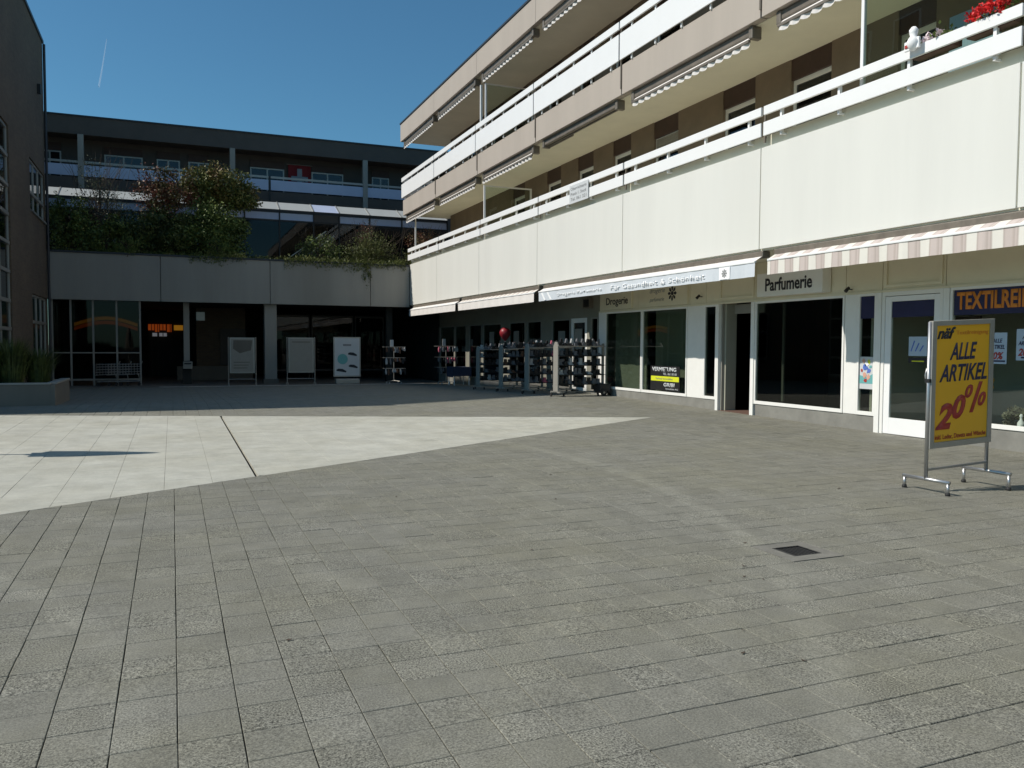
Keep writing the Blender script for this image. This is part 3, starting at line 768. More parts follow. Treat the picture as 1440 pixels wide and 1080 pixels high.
# ------------------------------------------------------------ shop awnings
def shop_awning(y1, y0, label, val, top, vh=.26, group='shop awnings'):
    t = thing('shop_awning', (10.4, (y0+y1)/2, 3.4), label, 'awning', group)
    MB().box(10.31, 10.50, y0-.02, y1+.02, 3.33, 3.452).build('cassette', 'bronze', t, bevel=.02)
    mb = MB(); n = max(6, int((y1-y0)/.10))
    for i in range(n):
        a = y0+(y1-y0)*i/n; b2 = y0+(y1-y0)*(i+1)/n
        f = lambda y: .010*math.sin(y*9.3)+.006*math.sin(y*23)
        sg = lambda y: .012*math.sin(y*16.5)
        mb.quad((10.40, a, 3.40), (10.40, b2, 3.40), (10.17, b2, 3.262+sg(b2)*.3), (10.17, a, 3.262+sg(a)*.3))
    mb.build('cloth', top, t)
    mb = MB()
    for i in range(n):
        a = y0+(y1-y0)*i/n; b2 = y0+(y1-y0)*(i+1)/n
        for z1_, z0_, k1, k0 in ((3.222, 3.222-vh*.5, .2, .6), (3.222-vh*.5, 3.222-vh, .6, 1)):
            mb.quad((10.155+f(a)*k1, a, z1_), (10.155+f(b2)*k1, b2, z1_), (10.155+f(b2)*k0, b2, z0_), (10.155+f(a)*k0, a, z0_))
    mb.build('valance', val, t, smooth=True)
    MB().box(10.14, 10.19, y0, y1, 3.223, 3.262).build('front_bar', 'white', t, bevel=.008)
    for y in (y0+.5, y1-.5):
        MB().bar((10.45, y, 3.30), (10.9, y+.5*(1 if y < (y0+y1)/2 else -1), 3.28), .04).bar((10.9, y+.5*(1 if y < (y0+y1)/2 else -1), 3.28), (10.2, y, 3.24), .035).build('folding_arm', 'alu', t)
    return t
a1 = shop_awning(36.9, 30.2, 'short white shop awning in the far corner beside the grey wing', 'whitecloth', 'whitecloth')
a2 = shop_awning(29.9, 22.75, 'white shop awning with striped cloth above the shoe racks', 'whitecloth', 'stripe')
a3 = shop_awning(22.4, 12.55, 'shop awning with pale blue lettered banner above the drugstore windows', 'banner', 'whitecloth')
a4 = shop_awning(12.2, 2.0, 'beige and pink striped shop awning above the textile cleaners', 'stripe', 'stripe', .25)
shop_awning(1.7, -8, 'striped shop awning outside the right edge of the picture', 'stripe', 'stripe', .25)
txt('Drogerie Parfumerie', (10.138, 21.1, 3.03), FX_, FU, 2.6, .11, 'bannertext', a3, 'lettering', ext=.004, bold=.01, gap=1.15)
txt('Für Gesundheit & Schönheit', (10.138, 18.0, 3.03), FX_, FU, 3.9, .12, 'bannertext', a3, 'lettering', ext=.004, bold=.012, gap=1.2)
def flower_logo(c, r, xd, m, parent, petals=8, disc=None):
    mb = MB(); X = Vector(xd); Z = Vector((0, 0, 1)); N = X.cross(Z); c = Vector(c)
    for k in range(petals):
        t = 2*math.pi*k/petals; d = X*math.cos(t)+Z*math.sin(t); q = X*-math.sin(t)+Z*math.cos(t)
        mb.prism([c+d*r*.35-q*r*.10, c+d*r*.72-q*r*.22, c+d*r-q*r*.02, c+d*r*.78+q*r*.2, c+d*r*.35+q*r*.10], N*.003)
    mb.prism([c+(X*math.cos(2*math.pi*i/12)+Z*math.sin(2*math.pi*i/12))*r*.28 for i in range(12)], N*.003)
    return mb.build('emblem', m, parent)
box(10.136, 10.141, 13.28, 13.62, 2.975, 3.215).build('emblem_field', 'bannertext', a3)
flower_logo((10.135, 13.45, 3.09), .09, FX_, 'screwgrey', a3)
# paler kites painted near the banner ends
for y in (21.6, 22.0):
    MB().prism([(10.142, y+.2, 3.2), (10.142, y+.1, 3.2), (10.142, y-.15, 2.98), (10.142, y-.03, 2.98)], (-.003, 0, 0)).build('banner_motif', 'bannertext', a3)

# ------------------------------------------------------------ signs at the shops
s = thing('fascia_sign', (XF, 20.2, 2.8), 'flat beige sign board reading Drogerie above the drugstore window', 'sign')
box(XF-.03, XF+.028, 19.6, 21.35, 2.68, 3.2).build('board', 'beige', s, bevel=.004)
txt('Drogerie', (XF-.031, 21.0, 2.755), FX_, FU, 1.22, .27, 'inkdark', s, ext=.006, bold=.012)
s = thing('fascia_sign', (XF, 18.0, 2.8), 'flat beige sign board with small script and dark flower emblem', 'sign')
box(XF-.03, XF+.028, 16.95, 18.9, 2.68, 3.25).build('board', 'beige', s, bevel=.004)
txt('drogerie', (XF-.031, 18.65, 2.99), FX_, FU, .72, .16, 'screwgrey', s, ext=.004, shear=.3)
txt('parfumerie', (XF-.031, 18.65, 2.78), FX_, FU, .68, .13, 'screwgrey', s, ext=.004, shear=.3)
flower_logo((XF-.031, 17.6, 2.98), .2, FX_, 'inkdark', s)
s = thing('light_box_sign', (XF-.1, 13.2, 2.9), 'cream light box sign reading Parfumerie beside the end of the banner', 'sign')
box(XF-.20, XF+.02, 12.25, 14.15, 2.70, 3.18).build('box', 'whiteframe', s, bevel=.008)
txt('Parfumerie', (XF-.201, 13.88, 2.80), FX_, FU, 1.36, .27, 'inkdark', s, ext=.006, bold=.022)
s = thing('window_sign', (XF, 7.5, 2.4), 'navy window sign with large orange TEXTILREINIGUNG letters', 'sign')
box(XF+.022, XF+.028, 4.9, 9.55, 2.17, 2.575).build('panel', 'navy', s)
txt('TEXTILREINIGUNG', (XF+.020, 9.50, 2.255), FX_, FU, 2.05, .285, 'orange', s, ext=.005, bold=.035)
s = thing('speaker_box', (XF-.1, 21.7, 3.0), 'small dark box fixed to the beige band left of the Drogerie sign', 'box')
box(XF-.10, XF+.03, 21.9, 22.35, 2.78, 3.08).build('case', 'bronze', s, bevel=.01)
box(XF-.104, XF-.1, 21.95, 22.3, 2.82, 3.04).build('grille', 'black', s)
for y, z in ((16.4, 2.83), (11.72, 2.72)):
    l = thing('spotlight', (XF-.05, y, z), 'small dark spotlight on the band '+('right of the flower emblem' if y > 12 else 'above the narrow window with the picture'), 'lamp')
    MB().tube([(XF+.02, y, z), (XF-.08, y, z)], .012, 6).build('arm', 'black', l)
    MB().tube([(XF-.06, y, z+.03), (XF-.14, y, z-.04)], .028, 8, .036).build('head', 'black', l)
# letting board
s = thing('letting_board', (XF-.02, 17.8, .8), 'black letting board reading VERMIETUNG with a lime band inside the drugstore window', 'sign')
yb0, yb1, xb = 17.28, 18.63, XF+.012
MB().box(xb, xb+.012, yb0, yb1, .50, 1.13).build('board', 'black', s)
txt('VERMIETUNG', (xb-.001, yb1-.08, .99), FX_, FU, 1.12, .11, 'paper', s, ext=.004, bold=.03)
txt('TEL. 061 00 00', (xb-.001, yb1-.6, .90), FX_, FU, .62, .055, 'paper', s, ext=.003)
box(xb-.004, xb-.001, yb0+.03, yb1-.03, .74, .865).build('band', 'lime', s)
txt('Verkauf Immobilien', (xb-.005, yb1-.25, .78), FX_, FU, .8, .05, 'plinth', s, ext=.003)
txt('GRIBI', (xb-.001, yb0+.72, .60), FX_, FU, .5, .10, 'paper', s, ext=.004, bold=.03)
txt('Immobilien AG', (xb-.001, yb0+.62, .53), FX_, FU, .55, .04, 'paper', s, ext=.003)
# picture poster in narrow window (plain abstract shapes)
s = thing('picture_poster', (XF, 11.33, 1.1), 'small poster with blue, peach and teal shapes in the narrow window left of the door', 'poster')
x_ = XF+.025
box(x_, x_+.003, 11.17, 11.49, .88, 1.47).build('sheet', 'paper', s)
MB().prism([(x_-.001, 11.49, .98), (x_-.001, 11.17, .98), (x_-.001, 11.17, 1.17), (x_-.001, 11.3, 1.1), (x_-.001, 11.49, 1.13)], (-.002, 0, 0)).build('print', 'teal', s)
random.seed(5)
for yy_, zz_, rr, mm_ in ((11.36, 1.27, .055, 'blue'), (11.28, 1.22, .05, 'blue'), (11.33, 1.33, .045, 'bannertext'), (11.38, 1.14, .05, 'peach'), (11.29, 1.10, .045, 'peach'), (11.35, 1.03, .04, 'redprint'), (11.40, 1.40, .04, 'peach'), (11.27, 1.38, .035, 'lime'), (11.24, 1.29, .03, 'teal'), (11.44, 1.22, .025, 'redprint')):
    MB().prism([(x_-.004, yy_+rr*random.uniform(.6, 1.3)*math.cos(t*.78), zz_+rr*random.uniform(.6, 1.4)*math.sin(t*.78)) for t in range(8)], (-.002, 0, 0)).build('print', mm_, s)
# notices on the door
s = thing('door_notice', (XF, 10.3, 1.6), 'pale blue notice with hand sketch taped on the glass door of the cleaners', 'notice')
box(XF+.027, XF+.031, 10.05, 10.42, 1.50, 1.83).build('sheet', 'bluepaper', s)
for k in range(3): MB().bar((XF+.025, 10.37-k*.09, 1.58), (XF+.025, 10.30-k*.09, 1.76-.04*k), .004, .02).build('sketch', 'blue', s)
s = thing('door_notice', (XF, 10.2, 1.4), 'dark narrow sticker with yellow marks just beneath the sketch notice on the door', 'sticker')
box(XF+.027, XF+.031, 10.04, 10.42, 1.38, 1.47).build('sheet', 'inkdark', s); box(XF+.024, XF+.026, 10.1, 10.35, 1.40, 1.42).build('marks', 'lime', s)
# posters in the cleaners' window
def sale_sheet(y1, y0, z0, z1, label):
    s = thing('sale_poster', (XF, (y0+y1)/2, z0), label, 'poster', 'sale posters in the cleaners window')
    box(XF+.024, XF+.028, y0, y1, z0, z1).build('sheet', 'bluepaper', s); w_ = y1-y0; h_ = z1-z0
    txt('ALLE', (XF+.023, y1-.28*w_, z1-.32*h_), FX_, FU, w_*.5, h_*.13, 'navy', s, 'print', shear=.25, bold=.02)
    txt('ARTIKEL', (XF+.023, y1-.1*w_, z1-.52*h_), FX_, FU, w_*.8, h_*.13, 'navy', s, 'print', shear=.25, bold=.02)
    txt('20%', (XF+.023, y1-.1*w_, z0+.14*h_), FX_, FU, w_*.75, h_*.24, 'redprint', s, 'print', shear=.25, bold=.03)
    box(XF+.022, XF+.0235, y0+.02, y1-.08, z0+.03, z0+.055).build('print', 'navy', s)
sale_sheet(8.95, 8.62, 1.40, 1.88, 'pale blue ALLE ARTIKEL 20% sheet in the window just right of the yellow board')
sale_sheet(8.47, 8.14, 1.46, 1.93, 'pale blue sale sheet cut by the right edge of the picture')
s = thing('yellow_figure', (XF+.2, 8.95, 1.0), 'small yellow figurine behind the glass below the sale sheet', 'figurine')
MB().lathe((XF+.10, 8.93, 1.0), [(.04, 0), (.055, .03), (.035, .08), (.05, .12), (.06, .15), (.03, .19), (.038, .22), (.02, .26)], 12).build('body', 'yellow', s, smooth=True)
MB().tube([(XF+.10, 8.93, .40), (XF+.10, 8.93, 1.0)], .008, 6).build('rod', 'steel', s)
# shrubs behind the cleaners' window
def crown(center, rad, n, size, m, parent, name='crown', clumps=10, vert=0., aspect=.55, hang=0):
    mb = MB(); cs = []
    for k in range(clumps):
        while 1:
            v = Vector((random.uniform(-1, 1), random.uniform(-1, 1), random.uniform(-1, 1)))
            if v.length < 1: break
        cs.append((Vector((center[0]+v.x*rad[0]*.8, center[1]+v.y*rad[1]*.8, center[2]+v.z*rad[2]*.8)), random.uniform(.22, .5)))
    for i in range(n):
        c, s = cs[random.randrange(len(cs))]
        v = Vector((random.gauss(0, 1), random.gauss(0, 1), random.gauss(0, 1))).normalized()*(random.random()**.45)
        p = c+Vector((v.x*rad[0]*s, v.y*rad[1]*s, v.z*rad[2]*s))
        leafq(mb, p, size, aspect, vert)
    return mb.build(name, m, parent)
for k, (y, h) in enumerate(((8.72, .42), (8.3, .5), (7.8, .5))):
    s = thing('potted_shrub', (XF+.35, y, .40), ['low green plant behind the window beside the yellow board', 'bushier green plant behind the window near the right edge', 'green window plant beyond the right edge'][k], 'plant')
    MB().lathe((XF+.28, y, .40), [(.09, -.2), (.12, 0), (.13, .03)], 12).build('pot', 'terracotta', s)
    crown((XF+.28, y, .40+h*.4), (.14, .24, h*.42), 1500, .028, 'lf_green' if k else 'lf_pale', s, 'leaves', 9)
s = thing('white_figurine', (XF+.12, 8.28, .5), 'small white goose shaped ornament among the window plants', 'ornament')
MB().lathe((XF+.12, 8.42, .44), [(.03, 0), (.055, .03), (.05, .08), (.02, .12), (.018, .16), (.03, .18), (.01, .21)], 12).build('body', 'bannertext', s, smooth=True)

# ------------------------------------------------------------ advertising stand in front
sg = thing('advertising_stand', (8.12, 6.5, gz(6.5)), 'grey tube stand with yellow ALLE ARTIKEL 20% poster in front of the cleaners', 'sign')
bx = 8.12; zg = gz(6.5)
def T(x, y, z): # stand leans a touch: right side a little higher
    return (x, y, z+(x-7.64)*.045)
xl, xr, yc = 7.63, 8.57, 6.5
for x in (xl, xr):
    MB().tube([T(x, yc, zg+.13), T(x, yc, zg+1.86)], .021, 10).build('upright', 'steel', sg, smooth=True)
    MB().tube([T(x, yc-.30, zg+.14), T(x, yc+.30, zg+.14)], .021, 10).build('foot_bar', 'steel', sg, smooth=True)
    for y in (yc-.28, yc+.28):
        o = MB().tube([T(x, y, zg+.125), (x, y, gz(y)+.015)], .018, 8).build('leg', 'steel', sg, smooth=True)
        MB().lathe((x, y, gz(y)), [(.026, 0), (.028, .02), (.02, .035)], 10).build('rubber_foot', 'rubber', o)
MB().tube([T(xl, yc, zg+.24), T(xr, yc, zg+.24)], .017, 8).build('cross_bar', 'steel', sg)
px0, px1, pz0, pz1 = 7.685, 8.545, zg+.47, zg+1.87
fr = MB()
def slant(x0, x1, z0, z1, y0, y1, mb):
    mb.prism([T(x0, y0, z0), T(x1, y0, z0), T(x1, y0, z1), T(x0, y0, z1)], (0, y1-y0, 0))
slant(px0-.05, px0+.015, pz0, pz1, yc-.035, yc+.02, fr); slant(px1-.015, px1+.05, pz0, pz1, yc-.035, yc+.02, fr)
slant(px0+.015, px1-.015, pz0, pz0+.065, yc-.035, yc+.02, fr); slant(px0+.015, px1-.015, pz1-.055, pz1, yc-.035, yc+.02, fr)
fr.build('poster_frame', 'alu', sg, bevel=.004)
pp = MB(); slant(px0+.015, px1-.015, pz0+.065, pz1-.055, yc-.020, yc+.01, pp); poster = pp.build('poster', 'yellow', sg)
for x in (px0-.05, px1+.01):
    for z in (zg+1.2,): MB().box(x-.03 if x < 8 else x, x+.04, yc-.03, yc+.03, z, z+.04).build('clamp', 'black', sg)
XD = (1, 0, .045); UP = (0, 0, 1); yp = yc-.021
def ptx(s, fx, fz, w_, h_, m, **k):
    x = px0+.015+fx*(px1-px0-.03); z = pz0+.065+fz*(pz1-pz0-.12)
    return txt(s, T(x, yp, z), XD, UP, w_, h_, m, poster, 'lettering', **k)
ptx('näf', .02, .885, .28, .13, 'inkdark', bold=.035, shear=.35)
ptx('Textilreinigung', .37, .905, .50, .06, 'redprint' if False else 'orange', bold=.0)
ptx('ALLE', .26, .70, .42, .19, 'navy', bold=.02, shear=.3)
ptx('ARTIKEL', .08, .515, .74, .19, 'navy', bold=.02, shear=.3)
for ch, fx, fz, w_, h_ in (('2', .03, .105, .26, .29), ('0', .33, .185, .21, .27), ('0', .56, .36, .13, .15), ('/', .655, .23, .20, .34), ('0', .81, .28, .13, .16)):
    ptx(ch, fx, fz, w_, h_, 'redprint', bold=.045, shear=.3)
ptx('inkl. Leder, Duvets und Wäsche', .03, .015, .79, .06, 'redprint', bold=.01)

# ------------------------------------------------------------ back wing (low grey block with terrace)
BW = thing('terrace_wing', (3, 38, -.1), 'low grey concrete wing with planted roof terrace above the dark passage', 'building')
YB = 37.3
JB = [-4.62, -.41, 4.0, 8.44, 10.29]
for a, b_ in zip(JB[:-1], JB[1:]):
    box(a+.012, b_-.012, YB, YB+.14, 3.40, 5.28).build('fascia_panel', 'conc_panel', BW, bevel=.006)
MB().box(-4.6, 10.28, YB-.04, YB+.25, 5.283, 5.36).build('coping', 'roofcap', BW)
box(-4.6, 24, YB+.16, 60, 3.5, 5.2).build('terrace_slab', 'conc', BW)
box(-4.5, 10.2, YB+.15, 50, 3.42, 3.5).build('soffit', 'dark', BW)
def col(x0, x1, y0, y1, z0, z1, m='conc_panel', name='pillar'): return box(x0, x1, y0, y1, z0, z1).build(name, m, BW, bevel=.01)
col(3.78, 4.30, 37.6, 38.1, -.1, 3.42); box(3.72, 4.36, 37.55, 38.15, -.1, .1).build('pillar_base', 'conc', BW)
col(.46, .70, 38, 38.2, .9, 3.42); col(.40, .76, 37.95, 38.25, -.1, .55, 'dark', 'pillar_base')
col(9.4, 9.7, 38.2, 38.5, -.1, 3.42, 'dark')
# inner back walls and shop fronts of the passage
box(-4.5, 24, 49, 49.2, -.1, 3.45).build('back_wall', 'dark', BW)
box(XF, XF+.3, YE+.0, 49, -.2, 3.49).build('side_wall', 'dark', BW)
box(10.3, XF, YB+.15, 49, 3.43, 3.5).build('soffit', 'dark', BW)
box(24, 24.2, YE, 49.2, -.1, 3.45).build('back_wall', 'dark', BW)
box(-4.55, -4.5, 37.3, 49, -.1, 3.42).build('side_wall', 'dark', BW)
box(1.1, 3.4, 43.0, 43.3, -.1, 3.42).build('inner_wall', 'brick', BW)
box(.2, 3.7, 42.4, 42.99, -.1, .55).build('bench_wall', 'conc', BW)
box(2.2, 3.4, 42.9, 42.98, .6, 2.4).build('inner_door', 'renderdark', BW)
for x0, x1 in ((4.4, 6.4), (6.5, 8.6), (8.7, 10.2)):
    f = MB().box(x0, x0+.05, 42, 42.06, -.1, 3.1).box(x1-.05, x1, 42, 42.06, -.1, 3.1).box(x0+.05, x1-.05, 42, 42.06, 3.0, 3.1).box(x0+.05, x1-.05, 42, 42.06, .3, .38)
    o = f.build('inner_window', 'renderdark', BW); box(x0+.05, x1-.05, 42.02, 42.03, .38, 3.0).build('pane', 'glassentry', o)
# glazed entrance at left
gx = [-4.44, -3.78, -2.97, -2.10, -1.22]
for x in gx: box(x-.035, x+.035, 37.5, 37.58, -.1, 3.40).build('mullion', 'lightgrey', BW)
for a, b_ in zip(gx[:-1], gx[1:]):
    MB().box(a+.035, b_-.035, 37.51, 37.57, 1.23, 1.28).box(a+.035, b_-.035, 37.51, 37.57, .12, .19).build('transom', 'lightgrey', BW)
    box(a+.035, b_-.035, 37.535, 37.545, .19, 1.23).build('pane', 'glassentry', BW)
    box(a+.035, b_-.035, 37.535, 37.545, 1.28, 3.39).build('pane', 'glassentry', BW)
# lit signs in the passage
s = thing('shop_sign', (-2.6, 41, 2.7), 'arched orange and amber lit sign seen through the glazed entrance', 'sign')
for off, m in ((0, 'signamber'), (-.19, 'signorange')):
    arc = [(-4.0+i*.32, 41, 2.55+off+.30*math.sin(math.pi*min(1, i/8.))) for i in range(9)]
    pts = arc+[(p[0], p[1], p[2]-.15) for p in arc[::-1]]
    MB().prism(pts, (0, .06, 0)).build('band', m, s)
s = thing('shop_sign', (-.3, 47, 2.5), 'bright orange lit shop sign deep in the passage left of the thin pillar', 'sign')
for a_, b_ in ((-1.15, -.86), (-.82, -.62), (-.58, -.30), (-.24, -.02)): MB().box(a_, b_, 47, 47.1, 2.30+.05*math.sin(a_*9), 2.66).build('panel', 'signorange', s)
for a_, b_ in ((-.95, -.72), (-.62, -.25)): MB().box(a_, b_, 46.95, 46.99, 2.02, 2.2).build('panel', 'signwhite', s)
for a_ in (-1.0, -.7, -.45, -.1): MB().box(a_, a_+.035, 46.7, 46.74, -.1, 3.3).build('bar', 'black', s)
MB().box(.1, .55, 47, 47.1, 2.35, 2.62).build('panel', 'signamber', s)
MB().box(-1.15, .6, 47.12, 47.3, -.1, 3.4).build('backing', 'dark', s)
s = thing('hanging_sign', (1.2, 39, 3), 'small pale square sign hanging under the ceiling right of the thin pillar', 'sign')
MB().box(1.0, 1.36, 39, 39.06, 2.68, 3.05).build('plate', 'alu', s); MB().tube([(1.18, 39.03, 3.05), (1.18, 39.03, 3.42)], .012, 6).build('rod', 'black', s)
s = thing('wall_ashtray', (.6, 37.8, .7), 'pale square ashtray bin fixed to the foot of the thin pillar', 'bin')
MB().box(.42, .80, 37.74, 37.94, .56, .88).build('body', 'lightgrey', s, bevel=.02); MB().box(.47, .75, 37.73, 37.739, .76, .82).build('slot', 'black', s)
# shopping trolleys in the glazed entrance
base = None
for k in range(3):
    s = thing('shopping_trolley', (-1.6-k*.42, 37.0, -.1), ['foremost', 'middle', 'last'][k]+' wire shopping trolley of the nested row in front of the glazed entrance', 'trolley', 'shopping trolleys by the glazed entrance')
    x = -1.6-k*.42; z = -.1
    mb = MB()
    for i in range(5): mb.tube([(x-.45+.02*i, 36.82, z+.45+i*.11), (x+.42, 36.82, z+.5+i*.1)], .006, 5).tube([(x-.45+.02*i, 37.28, z+.45+i*.11), (x+.42, 37.28, z+.5+i*.1)], .006, 5)
    for i in range(8):
        xx = x-.4+i*.11; mb.tube([(xx, 36.82, z+.46), (xx, 36.82, z+.92)], .005, 4).tube([(xx, 37.28, z+.46), (xx, 37.28, z+.92)], .005, 4).tube([(xx, 36.82, z+.47), (xx, 37.28, z+.47)], .005, 4)
    mb.build('basket', 'alu', s)
    MB().tube([(x+.46, 36.82, z+1.0), (x+.46, 37.28, z+1.0)], .016, 8).tube([(x+.42, 36.84, z+.9), (x+.46, 36.84, z+1.0)], .01, 6).tube([(x+.42, 37.26, z+.9), (x+.46, 37.26, z+1.0)], .01, 6).build('handle', 'red' if False else 'alu', s)
    MB().tube([(x-.4, 36.86, z+.18), (x+.35, 36.84, z+.2), (x+.3, 36.84, z+.5)], .012, 6).tube([(x-.4, 37.24, z+.18), (x+.35, 37.26, z+.2), (x+.3, 37.26, z+.5)], .012, 6).build('chassis', 'alu', s)
    for dx in (-.36, .32):
        for dy in (36.86, 37.24): MB().tube([(x+dx, dy-.015, z+.065), (x+dx, dy+.015, z+.065)], .06, 10).build('castor', 'rubber', s)

# terrace glasshouse walkway
GW = thing('glazed_walkway', (3, 42, 5.2), 'long glazed walkway with milky sloping roof panes behind the terrace shrubs', 'walkway')
gxs = [-5.2, -4.65, -2.65, -.65, 1.35, 3.34, 4.98, 6.64, 7.92, 9.48, 11.17, 13.66]
for i, (a, b_) in enumerate(zip(gxs[:-1], gxs[1:])):
    m = 'bluepanel' if i == 7 else 'glassroof'
    MB().prism([(a+.02, 42, 8.28), (b_-.02, 42, 8.28), (b_-.02, 43.1, 8.80), (a+.02, 43.1, 8.80)], (0, .012, -.02)).build('roof_pane', m, GW)
    MB().bar((b_, 41.99, 8.27), (b_, 43.12, 8.81), .05, .06).build('rafter', 'alu', GW)
    box(a+.03, b_-.03, 42.04, 42.06, 7.78, 8.12).build('clerestory_pane', 'bluepanel' if i != 7 else 'renderdark', GW)
    box(a+.03, b_-.03, 42.05, 42.06, 5.2, 7.70).build('pane', 'glasswalk', GW)
for x in gxs: box(x-.03, x+.03, 41.98, 42.08, 5.2, 8.2).build('mullion', 'black', GW)
MB().box(-5.2, 13.66, 41.93, 42.03, 8.17, 8.27).build('gutter', 'black', GW)
MB().box(-5.2, 13.66, 42.0, 42.07, 7.70, 7.78).build('transom', 'black', GW)
box(-5.2, 13.66, 43.6, 43.8, 5.2, 7.8).build('rear_wall', 'renderdark', GW)
# inclined handrail seen behind the glass
MB().bar((5.0, 41.7, 5.6), (7.2, 41.7, 7.3), .05).bar((5.4, 41.7, 5.4), (7.6, 41.7, 7.1), .05).build('stair_rail', 'alu', GW)

# rear apartment block
RA = thing('rear_apartment_block', (4, 50, 5), 'long dark apartment block in shade with blue grey balcony rails under a flat roof', 'building')
YR = 46
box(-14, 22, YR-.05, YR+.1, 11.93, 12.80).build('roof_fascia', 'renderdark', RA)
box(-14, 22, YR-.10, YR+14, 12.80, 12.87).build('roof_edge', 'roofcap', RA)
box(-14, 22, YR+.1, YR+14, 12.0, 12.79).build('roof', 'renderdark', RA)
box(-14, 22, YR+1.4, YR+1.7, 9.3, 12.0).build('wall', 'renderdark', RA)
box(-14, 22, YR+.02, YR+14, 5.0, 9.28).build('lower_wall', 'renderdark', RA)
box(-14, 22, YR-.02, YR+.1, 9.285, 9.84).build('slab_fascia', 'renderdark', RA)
box(-14, 22, YR+.1, YR+1.4, 9.30, 9.5).build('balcony_floor', 'conc', RA)
cuts = [-14, -9, -4.04, 3.07, 4.95, 10.12, 15.2, 22]
for a, b_ in zip(cuts[:-1], cuts[1:]):
    box(a+.06, b_-.06, YR-.06, YR-.03, 9.90, 10.44).build('balcony_panel', 'bluepanel', RA)
    box(a+.06, b_-.06, YR-.07, YR-.02, 10.53, 10.64).build('top_rail', 'alu', RA)
    for k in range(4):
        x = a+.4+(b_-a-.8)*k/3; box(x-.02, x+.02, YR-.028, YR+.0, 9.84, 10.55).build('rail_post', 'roofcap', RA)
for x in (-9, -4.04, 3.07, 10.12, 15.2): box(x-.13, x+.13, YR-.12, YR+.18, 9.29, 11.93).build('pillar', 'conc_panel', RA)
for x in (4.95,): box(x-.04, x+.04, YR-.075, YR-.02, 9.3, 10.64).build('rail_post', 'black', RA)
def rwin(x0, x1, z1=11.33, z0=10.0, mid=True, y=YR+1.33):
    f = MB().box(x0, x0+.07, y, y+.06, z0, z1).box(x1-.07, x1, y, y+.06, z0, z1).box(x0+.07, x1-.07, y, y+.06, z1-.07, z1)
    if mid: f.box((x0+x1)/2-.04, (x0+x1)/2+.04, y, y+.06, z0, z1-.07)
    o = f.build('window', 'alu', RA); box(x0+.07, x1-.07, y+.03, y+.04, z0, z1-.07).build('pane', 'glassdark', o)
    MB().box(x0, x1, y-.02, y+.05, z1+.02, z1+.4).build('shutter_box', 'darkbrown', o)
sx = 1.029
for a, b_ in ((3.96, 5.72), (7.17, 8.9), (10.51, 11.49), (-3.0, -1.25), (-.6, .5), (.9, 1.9), (-5.9, -4.9), (12.5, 14)): rwin(a*sx, b_*sx)
# flag
f = thing('flag', (6.5*sx, 47.2, 11.2), 'red flag with white cross hung on the wall of the shaded balcony', 'flag')
mb = MB(); n = 12
for i in range(n):
    x0 = 5.92*sx+(1.2*sx)*i/n; x1 = 5.92*sx+(1.2*sx)*(i+1)/n; w_ = lambda q: 47.28+.03*math.sin(q*9)
    mb.quad((x0, w_(x0), 10.3), (x1, w_(x1), 10.3), (x1, w_(x1), 11.62), (x0, w_(x0), 11.62))
mb.build('cloth', 'flagred', f)
cx_ = 6.52*sx
MB().box(cx_-.13, cx_+.13, 47.22, 47.235, 10.45, 11.42).box(cx_-.45, cx_-.131, 47.22, 47.235, 10.72, 11.0).box(cx_+.131, cx_+.45, 47.22, 47.235, 10.72, 11.0).build('cross', 'flagwhite', f)
MB().tube([(5.85*sx, 47.28, 11.64), (7.2*sx, 47.28, 11.64)], .015, 6).build('rod', 'alu', f)

# ------------------------------------------------------------ left brick building
LB = thing('brick_building', (-10, 30, 0), 'dark brown brick building with white gridded windows along the left edge', 'building')
XL = -4.55
LH = 13.38
wl = [(37.02, 33.4, 6.35, 8.2), (37.0, 33.6, 1.0, 3.4), (29.4, 26.4, .3, 8.3)]
mb = MB()
# wall pieces around the three openings (built as stacked strips)
mb.box(XL-.4, XL, 21.5, 26.4, -.2, 9.8)
mb.box(XL-.4, XL, 26.4, 29.4, 8.3, LH).box(XL-.4, XL, 26.4, 29.4, -.2, .3)
mb.box(XL-.4, XL, 29.4, 33.4, -.2, LH)
mb.box(XL-.4, XL, 33.4, 37.02, 8.2, LH).box(XL-.4, XL, 33.4, 37.02, 3.4, 6.35).box(XL-.4, XL, 33.4, 37.02, -.2, 1.0)
mb.box(XL-.4, XL, 37.02, 37.25, -.2, LH)
mb.build('wall', 'brick', LB)
MB().box(-20, XL-.4, 21.5, 21.9, -.2, 9.8).box(-20, XL-.4, 36.85, 37.25, -.2, LH).box(-20, -19.6, 21.9, 36.85, -.2, 9.8).box(-20, XL-.4, 26.0, 26.4, 9.8, LH).build('wall', 'brick', LB)
box(-20.05, XL+.05, 26.35, 37.30, LH, LH+.12).build('roof_edge', 'roofcap', LB)
box(-20.05, XL+.05, 21.45, 26.349, 9.8, 9.92).build('roof_edge', 'roofcap', LB)
box(-19.6, -6, 22, 36.8, -.1, 9.7).build('core_wall', 'dark', LB)
